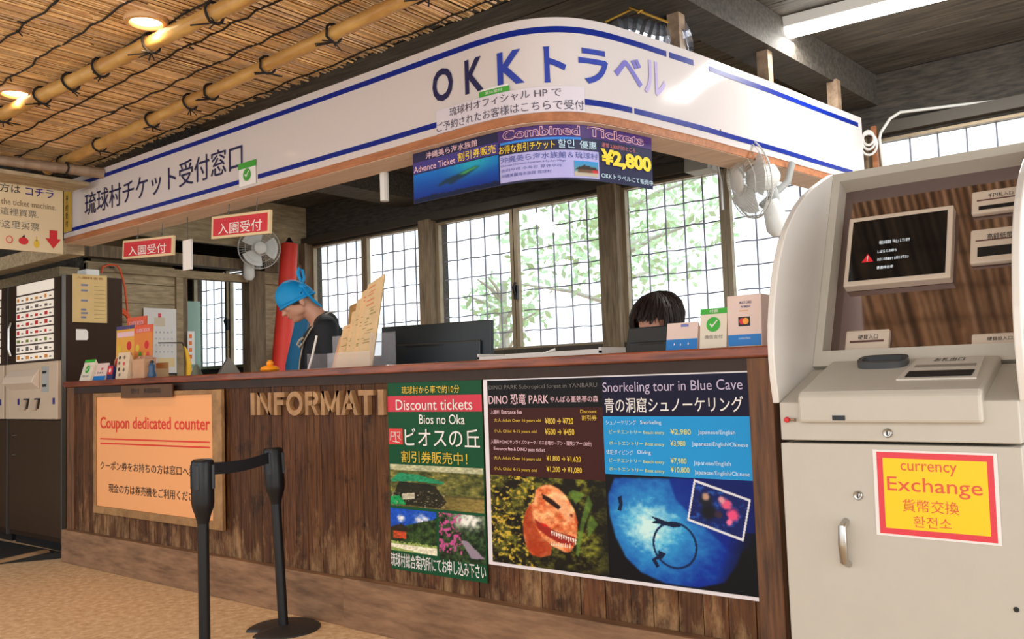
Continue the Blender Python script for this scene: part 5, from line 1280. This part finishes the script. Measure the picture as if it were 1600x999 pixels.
t, f = easel('dark_card_stand', 'tilted dark grey card stand below the far window latch', 'card stand', 1.54, .14, .075, .115, .5, mat('card_grey', C(112, 108, 98), .5), rz=math.radians(-25))
fpatch(t, f, 'dark_face', mat('card_charcoal', C(78, 76, 70), .4), .006, .069, .008, .107)

# fan of timetable sheets in a clear holder
t = thing('clear_holder', 'clear plastic holder with tall tan ticket sheets on the counter', 'holder', (2.46, .06, WT))
k = MB(); k.box(0, .47, 0, .17, 0, .004); k.box(.16, .47, 0, .003, .004, .075); k.box(0, .47, .167, .17, .004, .17); k.box(0, .003, .003, .167, .004, .08); k.box(.467, .47, .003, .167, .004, .16); k.build('clear_shell', mat('frosted_plastic', C(222, 224, 232), .25, alpha=.16), t)
k = MB(); k.tube([(.02, -.006, .0), (.05, -.006, .06), (.09, -.006, .165)], .006, 6); k.build('white_clip', WPLAST, t)
rs = random.Random(5)
SHEET = [('leftmost short rust edged sheet in the clear holder', 0.05, 0.17, 0.13, 0.05),
         ('second sheet from the left in the clear holder', 0.09, 0.23, 0.13, 0.06),
         ('darker amber sheet at the back of the clear holder', 0.13, 0.345, 0.15, 0.03),
         ('tan sheet at the middle of the clear holder', 0.19, 0.3, 0.14, 0.06),
         ('tall tan sheet right of the middle of the clear holder', 0.235, 0.36, 0.14, 0.07),
         ('second tallest tan sheet in the clear holder', 0.28, 0.4, 0.14, 0.08),
         ('tallest slim tan sheet at the right edge of the clear holder', 0.325, 0.43, 0.12, 0.09)]
for i, (lab, u, h, w, sk) in enumerate(SHEET):
    y0 = .118 - .014 * i
    if i == 2: y0 = .138
    tt = thing('ticket_sheet', lab, 'sheet', (2.46 + u, .06 + y0, WT + .005), group='tan ticket sheets in the clear holder')
    f = lambda a, b, n=0.0, h=h, w=w, sk=sk: (a * w + sk * b, -n + .012 * b, b * h * (1 - .10 * (1 - a)))
    m = mat(('sheet_rust', 'sheet_tan', 'sheet_amber', 'sheet_straw')[(0, 1, 2, 1, 3, 1, 3)[i]], (C(206, 150, 106), C(214, 180, 132), C(150, 112, 46), C(206, 178, 134))[(0, 1, 2, 1, 3, 1, 3)[i]], .5, var=.08, vscale=14)
    k = MB(); k.add([f(0, 0), f(1, 0), f(1, 1), f(0, 1), f(0, 0, -.007), f(1, 0, -.007), f(1, 1, -.007), f(0, 1, -.007)], [(0, 1, 2, 3), (5, 4, 7, 6), (0, 4, 5, 1), (1, 5, 6, 2), (2, 6, 7, 3), (3, 7, 4, 0)]); k.build('sheets', m, tt)
    for nm_, mm, a0, a1, cnt in (('coral_print', mat('ink_soft_coral', C(206, 122, 76), .5), .72, .97, 5), ('olive_print', mat('ink_olive', C(150, 136, 84), .5), .25, .7, 12)):
        k = MB()
        for j in range(cnt):
            b = a0 + (a1 - a0) * (j + rs.random() * .6) / cnt; a = rs.uniform(.08, .45); a2 = a + rs.uniform(.15, .45); bh = rs.uniform(.008, .022)
            k.add([f(a, b, .0008), f(a2, b, .0008), f(a2, b + bh, .0008), f(a, b + bh, .0008)], [(0, 1, 2, 3)])
        k.build(nm_, mm, tt)

# ================================================================== PEOPLE
SKIN = mat('skin', C(206, 150, 122), .5, var=.05, vscale=6)
SKIN2 = mat('clerk_skin', C(196, 140, 116), .5, var=.05, vscale=6)  # slightly darker skin tone for the seated clerk
HAIR = mat('dark_hair', C(38, 27, 24), .55, spec=.25, var=.25, vscale=30)
SHIRT = mat('black_shirt', C(22, 25, 31), .75, var=.1, vscale=10)
TROU = mat('dark_trousers', C(36, 38, 46), .8)
BAND = mat('bandana_blue', C(6, 150, 214), .65, var=.08, vscale=6)
def organic(name, mb, m, parent, voxel, smooth_it=3, disp=0):
    o = mb.build(name, m, parent, smooth=False)
    r = o.modifiers.new('remesh', 'REMESH'); r.mode = 'VOXEL'; r.voxel_size = voxel; r.use_smooth_shade = True
    s_ = o.modifiers.new('smooth', 'SMOOTH'); s_.iterations = smooth_it; s_.factor = .5
    return o
def hand(mb, M, wrist, fwd, side, down, curl=.5):
    """Palm, four unequal bent fingers and a thumb off the palm's side. Vectors are local unit axes."""
    W = Vector(wrist); F = Vector(fwd); S = Vector(side); D = Vector(down)
    P = lambda f, s_, d: M(W + F * f + S * s_ + D * d)
    mb.capsule(P(.0, -.016, 0), P(.085, -.026, .004), .017, .016, 10); mb.capsule(P(.0, .0, 0), P(.09, .0, .0), .018, .017, 10); mb.capsule(P(.0, .016, 0), P(.085, .026, .004), .017, .015, 10)
    for s_, L in ((-.030, .068), (-.010, .078), (.011, .073), (.031, .056)):
        a = (.088, s_, .0); b = (.088 + L * .45, s_ * 1.1, L * .12 * curl * 2); c = (.088 + L * .75, s_ * 1.12, L * .40 * curl * 2); e = (.088 + L * .88, s_ * 1.1, L * .66 * curl * 2)
        for p, q, r0, r1 in ((a, b, .0095, .0085), (b, c, .0085, .0078), (c, e, .0078, .0065)): mb.capsule(P(*p), P(*q), r0, r1, 8)
    for p, q, r0, r1 in (((.02, -.028, .006), (.055, -.058, .018), .012, .0105), ((.055, -.058, .018), (.088, -.066, .032), .0105, .008)): mb.capsule(P(*p), P(*q), r0, r1, 8)

def head_parts(mb, H):
    """H maps head coordinates (a up, b out of the face, s to its left) to the body's space, in metres."""
    def E(a, b, s_, ra, rb, rs):
        k = MB(); k.ell((0, 0, 0), (1, 1, 1), nu=20, nv=14); mb.add([H(a + v[2] * ra, b + v[1] * rb, s_ + v[0] * rs) for v in k.v], k.f)
    E(.092, .026, 0, .104, .098, .077); E(.03, .062, 0, .075, .062, .060); E(-.022, .078, 0, .032, .040, .036); E(.09, .095, 0, .05, .030, .055)
    E(.055, .121, 0, .022, .014, .012); E(.040, .135, 0, .0125, .015, .0135)
    E(.072, .112, 0, .02, .014, .009); E(-.030, .106, 0, .016, .014, .020)
    for s_ in (-1, 1):
        E(.040, .126, s_ * .010, .009, .011, .008); E(.048, .092, s_ * .040, .020, .02, .02); E(.082, .112, s_ * .03, .008, .012, .022)
        E(.036, .006, s_ * .079, .032, .019, .010); E(.012, .010, s_ * .076, .012, .011, .008); E(.05, -.002, s_ * .084, .016, .015, .005)
        E(.002, .04, s_ * .048, .03, .036, .016)
    E(.011, .119, 0, .0065, .010, .024); E(-.001, .116, 0, .0075, .011, .020)

# ---- the stooping person in the blue head wrap
pt = thing('person', 'person in black shirt and bright blue head wrap, head bowed, behind the counter', 'person', (1.724, .60, 0))
F_ = Vector((-.61, -.79, 0)).normalized(); T_ = Vector((.79, -.61, 0)).normalized(); Z_ = Vector((0, 0, 1))
def PM(p):       # (forward, up from the ear, left side) -> local space
    return F_ * p[0] + Z_ * (1.625 + p[1]) + T_ * (p[2] - .078)
UPV = (.60, .80); FCV = (.80, -.60)
def HM(a, b, s_):
    return PM((UPV[0] * a + FCV[0] * b - .030, UPV[1] * a + FCV[1] * b - .036, s_))
mb = MB(); head_parts(mb, HM)
mb.capsule(HM(.02, -.005, 0), PM((-.115, -.125, 0)), .056, .062)
mb.capsule(PM((-.13, -.14, 0)), PM((-.13, -.30, 0)), .075, .115); mb.capsule(PM((-.13, -.28, 0)), PM((-.10, -.60, 0)), .12, .115); mb.capsule(PM((-.10, -.58, .0)), PM((-.09, -.70, 0)), .125, .13)
for s_ in (-1, 1):
    mb.capsule(PM((-.13, -.165, s_ * .05)), PM((-.135, -.185, s_ * .165)), .06, .058)
    mb.capsule(PM((-.135, -.185, s_ * .175)), PM((-.15, -.46, s_ * .215)), .052, .043); mb.capsule(PM((-.15, -.46, s_ * .215)), PM((.06, -.62, s_ * .14)), .042, .029)
    hand(mb, PM, (.065, -.624, s_ * .135), Vector((.86, -.30, -s_ * .35)).normalized(), Vector((-.25, 0, -s_ * .0 + 1)).normalized() * (1 if s_ < 0 else -1) * -1, Vector((-.3, -.95, 0)).normalized(), .35)
    mb.capsule(PM((-.09, -.72, s_ * .085)), PM((-.06, -1.14, s_ * .10)), .088, .056); mb.capsule(PM((-.06, -1.14, s_ * .10)), PM((-.10, -1.54, s_ * .105)), .056, .038)
    mb.capsule(PM((-.12, -1.585, s_ * .105)), PM((.08, -1.592, s_ * .12)), .038, .032)
body = organic('body', mb, SKIN, pt, .0075, 2)
sh = MB()
sh.capsule(PM((-.145, -.15, 0)), PM((-.14, -.30, 0)), .085, .140); sh.capsule(PM((-.14, -.28, 0)), PM((-.11, -.60, 0)), .148, .138); sh.capsule(PM((-.11, -.58, 0)), PM((-.10, -.72, 0)), .142, .15)
for s_ in (-1, 1):
    sh.capsule(PM((-.14, -.158, s_ * .06)), PM((-.145, -.185, s_ * .165)), .070, .074); sh.capsule(PM((-.15, -.30, s_ * .05)), PM((-.14, -.55, s_ * .06)), .13, .12)
    sh.capsule(PM((-.145, -.19, s_ * .18)), PM((-.155, -.43, s_ * .215)), .071, .066)
organic('shirt', sh, SHIRT, pt, .010, 4)
tr = MB()
for s_ in (-1, 1):
    tr.capsule(PM((-.09, -.70, s_ * .075)), PM((-.06, -1.14, s_ * .10)), .108, .074); tr.capsule(PM((-.06, -1.14, s_ * .10)), PM((-.10, -1.54, s_ * .105)), .074, .062)
organic('trousers', tr, TROU, pt, .012, 3)
shoe = MB()
for s_ in (-1, 1):
    shoe = MB(); shoe.capsule(PM((-.13, -1.580, s_ * .105)), PM((.10, -1.588, s_ * .122)), .046, .037); organic('shoe', shoe, BLKP, pt, .008, 2)
# head wrap: a gathered cap, a knot, a loop and two tails
k = MB(); nu, nv = 56, 16; vs = []; fs = []
for j in range(nv + 1):
    for i in range(nu):
        th = 2 * math.pi * i / nu; ph = math.pi * .56 * j / nv
        wob = 1.0 + .030 * abs(math.sin(th * 6 + j * .35)) * math.sin(ph) * (1.2 - math.cos(th)) * .6 - .01
        a = .070 + .128 * math.cos(ph) * (1.0 + .02 * math.sin(th * 5)); b = .020 + .113 * math.sin(ph) * math.cos(th) * wob; s_ = .090 * math.sin(ph) * math.sin(th) * wob
        a += .020 * math.cos(th) * math.sin(ph) ** 2 + (.012 if j >= nv - 1 else 0)
        vs.append(HM(a, b, s_))
for j in range(nv):
    for i in range(nu): fs.append((j * nu + i, j * nu + (i + 1) % nu, (j + 1) * nu + (i + 1) % nu, (j + 1) * nu + i))
fs.append(tuple(range(nu))); k.add(vs, fs); wrap = k.build('head_wrap', BAND, pt, smooth=True)
so = wrap.modifiers.new('thick', 'SOLIDIFY'); so.thickness = .006
k = MB(); ring = []
for i in range(44):
    th = 2 * math.pi * i / 44
    ring.append(HM(.070 - .128 * .187 + .020 * math.cos(th) + .010, .020 + .1135 * math.cos(th) * .985, .0895 * math.sin(th) * .985))
k.tube(ring, .0085, 8, closed=True); k.build('folded_hem', BAND, wrap, smooth=True)
kn = PM((.0, .078, .078)); Kp = lambda f, u, s_=.09: PM((f, u, s_))
k = MB(); k.ell(Kp(-.010, .082, .06), (.024, .024, .022), nu=16, nv=12); k.build('knot', BAND, wrap, smooth=True)
k = MB(); k.tube([Kp(-.010, .09), Kp(-.022, .13), Kp(-.012, .178), Kp(.006, .188), Kp(.014, .16), Kp(-.004, .11)], [.012, .016, .016, .015, .014, .010], 10, flat=.55); k.build('loop', BAND, wrap, smooth=True)
k = MB(); k.tube([Kp(-.014, .08, .07), Kp(-.04, .035, .075), Kp(-.075, -.005, .07), Kp(-.11, -.035, .06), Kp(-.125, -.045, .05)], [.014, .020, .021, .017, .006], 10, flat=.45); k.build('tail', BAND, wrap, smooth=True)
k = MB()
for s_ in (-1, 1):     # short hair showing below the wrap
    k.add([HM(.075, .078, s_ * .076), HM(.070, .03, s_ * .084), HM(.080, -.03, s_ * .080), HM(.075, -.07, s_ * .05), HM(.03, -.065, s_ * .05), HM(.045, -.02, s_ * .077), HM(.062, -.008, s_ * .083), HM(.030, .030, s_ * .0795), HM(.045, .055, s_ * .074)], [(0, 1, 7, 8), (1, 2, 6, 7), (2, 3, 4, 5, 6)])
h_ = k.build('hair', HAIR, pt); so = h_.modifiers.new('thick', 'SOLIDIFY'); so.thickness = .007; so.offset = 0
for s_ in (-1, 1):
    k = MB(); k.tube([HM(.086, .116 - .012 * q * q, s_ * (.012 + .014 * q)) for q in (0, 1, 2, 2.6)], [.004, .0055, .005, .002], 6); k.build('eyebrow', HAIR, pt)
    k = MB(); k.tube([HM(.064, .114 - .010 * q * q, s_ * (.018 + .010 * q)) for q in (0, 1, 2)], [.002, .0035, .002], 6); k.build('eye', HAIR, pt)
k = MB(); k.tube([HM(.005, .1265 - 20 * q * q, q) for q in (-.02, -.01, 0, .01, .02)], .0028, 6); k.build('lips', mat('lip', C(150, 84, 74), .5), pt)
STRAP = mat('strap_beige', C(176, 164, 144), .6)
k = MB(); k.tube([PM(p) for p in [(-.205, -.075, .02), (-.165, -.082, .075), (-.11, -.12, .10), (-.055, -.185, .105), (-.012, -.26, .085), (.010, -.36, .07), (.022, -.46, .06)]], .0075, 8, flat=.6); k.build('neck_strap', STRAP, pt, smooth=True)
k = MB(); k.tube([PM(p) for p in [(-.012, -.235, .10), (.012, -.25, .09), (.025, -.275, .075), (.012, -.29, .09), (-.006, -.27, .10)]], .008, 8); k.build('strap_knot', STRAP, pt)

# ---- the seated clerk behind the small monitor
wt = thing('person', 'person with short dark bobbed hair, eyes just above the small monitor', 'person', (4.12, .69, 0))
WF = Vector((.10, -.995, 0)).normalized(); WS = Vector((.995, .10, 0)).normalized()
def WM(p): return WF * p[0] + Z_ * p[1] + WS * p[2]
wu = (-.05, .998); wf = (.96, -.28)
def WH(a, b, s_): return WM((wu[0] * a + wf[0] * b, 1.262 + wu[1] * a + wf[1] * b, s_))
mb = MB(); head_parts(mb, WH)
mb.capsule(WH(.02, -.01, 0), WM((-.05, 1.10, 0)), .050, .055); mb.capsule(WM((-.055, 1.07, 0)), WM((-.06, .86, 0)), .085, .11); mb.capsule(WM((-.06, .86, 0)), WM((-.07, .70, 0)), .11, .125)
for s_ in (-1, 1):
    mb.capsule(WM((-.055, 1.06, s_ * .05)), WM((-.055, 1.045, s_ * .145)), .052, .05); mb.capsule(WM((-.055, 1.04, s_ * .155)), WM((-.03, .86, s_ * .19)), .046, .038); mb.capsule(WM((-.03, .86, s_ * .19)), WM((.10, .955, s_ * .17)), .037, .026)
    hand(mb, WM, (.105, .955, s_ * .165), Vector((.97, -.05, -s_ * .2)).normalized(), Vector((0, 0, 1)) * (1 if s_ > 0 else -1), Vector((0, -1, 0)), .3)
    mb.capsule(WM((-.05, .68, s_ * .08)), WM((.30, .66, s_ * .10)), .082, .055); mb.capsule(WM((.30, .66, s_ * .10)), WM((.26, .30, s_ * .10)), .054, .036); mb.capsule(WM((.24, .262, s_ * .10)), WM((.40, .255, s_ * .11)), .036, .03)
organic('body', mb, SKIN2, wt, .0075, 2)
sh = MB(); sh.capsule(WM((-.06, 1.06, 0)), WM((-.065, .86, 0)), .10, .13); sh.capsule(WM((-.065, .86, 0)), WM((-.07, .70, 0)), .13, .145)
for s_ in (-1, 1): sh.capsule(WM((-.06, 1.05, s_ * .05)), WM((-.06, 1.04, s_ * .145)), .064, .064); sh.capsule(WM((-.06, 1.035, s_ * .155)), WM((-.03, .87, s_ * .19)), .06, .055)
organic('shirt', sh, mat('navy_shirt', C(34, 38, 60), .75), wt, .010, 4)
tr = MB()
for s_ in (-1, 1): tr.capsule(WM((-.06, .69, s_ * .075)), WM((.30, .66, s_ * .10)), .10, .07); tr.capsule(WM((.30, .66, s_ * .10)), WM((.26, .31, s_ * .10)), .07, .055)
organic('trousers', tr, TROU, wt, .012, 3)
k = MB(); nu, nv = 72, 22; vs = []; keep = []; rs = random.Random(2)
strand = [rs.uniform(-.006, .006) for _ in range(nu)]
for j in range(nv + 1):
    for i in range(nu):
        th = 2 * math.pi * i / nu; ph = math.pi * .78 * j / nv
        w = 1 + strand[i] * 2.2 * math.sin(ph) + .012 * math.sin(th * 7 + ph * 3)
        low = max(0.0, ph - 1.5)
        a = .088 + .118 * math.cos(ph) - .02 * low; b = .016 + (.116 if math.cos(th) > 0 else .112) * math.sin(min(ph, 1.75)) * math.cos(th) * w * (1 - .08 * low); s_ = .112 * math.sin(min(ph, 1.65)) * math.sin(th) * w * (1 - .10 * low)
        vs.append(WH(a, b, s_))
fs = []
for j in range(nv):
    for i in range(nu):
        th = 2 * math.pi * (i + .5) / nu; ph = math.pi * .78 * (j + .5) / nv; d = abs((th + math.pi) % (2 * math.pi) - math.pi)
        lim = 1.34 + .07 * math.sin(th * 13) + .10 * math.sin(th * 3 + 1)
        if d < .80 and ph > lim: continue
        fs.append((j * nu + i, j * nu + (i + 1) % nu, (j + 1) * nu + (i + 1) % nu, (j + 1) * nu + i))
k.add(vs, fs)
def hp(th, ph, lift):
    low = max(0.0, ph - 1.5)
    a = .088 + (.118 + lift) * math.cos(ph) - .02 * low; b = .016 + (.114 + lift) * math.sin(min(ph, 1.75)) * math.cos(th) * (1 - .08 * low); s_ = (.112 + lift) * math.sin(min(ph, 1.65)) * math.sin(th) * (1 - .10 * low)
    return WH(a, b, s_)
for i in range(230):
    th = rs.uniform(0, 2 * math.pi); d = abs((th + math.pi) % (2 * math.pi) - math.pi); tw = rs.uniform(-.25, .25)
    end = rs.uniform(2.15, 2.5) if d > .75 else rs.uniform(1.26, 1.56)
    p0 = rs.uniform(.05, .5); lf = rs.uniform(.002, .010); r = rs.uniform(.0035, .007)
    k.tube([hp(th + tw * q * q, p0 + (end - p0) * q, lf * math.sin(q * 2.6) + (.006 if q > .85 else 0)) for q in (0, .2, .4, .6, .8, .92, 1)], [r * .6, r, r * 1.1, r, r * .8, r * .5, r * .15], 5)
h_ = k.build('hair', HAIR, wt, smooth=True)
for s_ in (-1, 1):
    k = MB(); k.tube([WH(.088, .121 - .010 * q * q, s_ * (.014 + .013 * q)) for q in (0, 1, 2, 2.6)], [.0025, .0035, .003, .001], 6); k.build('eyebrow', HAIR, wt)
    k = MB(); k.tube([WH(.066, .117 - .009 * q * q, s_ * (.02 + .010 * q)) for q in (0, 1, 2)], [.003, .005, .003], 6); k.build('eye', BLKP, wt)
t = thing('office_stool', 'stool under the seated clerk behind the counter', 'stool', (4.12, .75, 0))
k = MB(); k.lathe([(.001, .53), (.16, .53), (.17, .545), (.165, .562), (.001, .568)], 24); k.build('seat', BLKP, t, smooth=True)
for i in range(4):
    a = math.pi / 4 + i * math.pi / 2; k = MB(); k.tube([(.10 * math.cos(a), .10 * math.sin(a), .53), (.18 * math.cos(a), .18 * math.sin(a), 0)], .012, 8); k.build('leg', CHROME, t)
k = MB(); k.tube([(.155 * math.cos(a), .155 * math.sin(a), .20) for a in [i * math.pi / 12 for i in range(24)]], .009, 6, closed=True); k.build('foot_ring', CHROME, t)
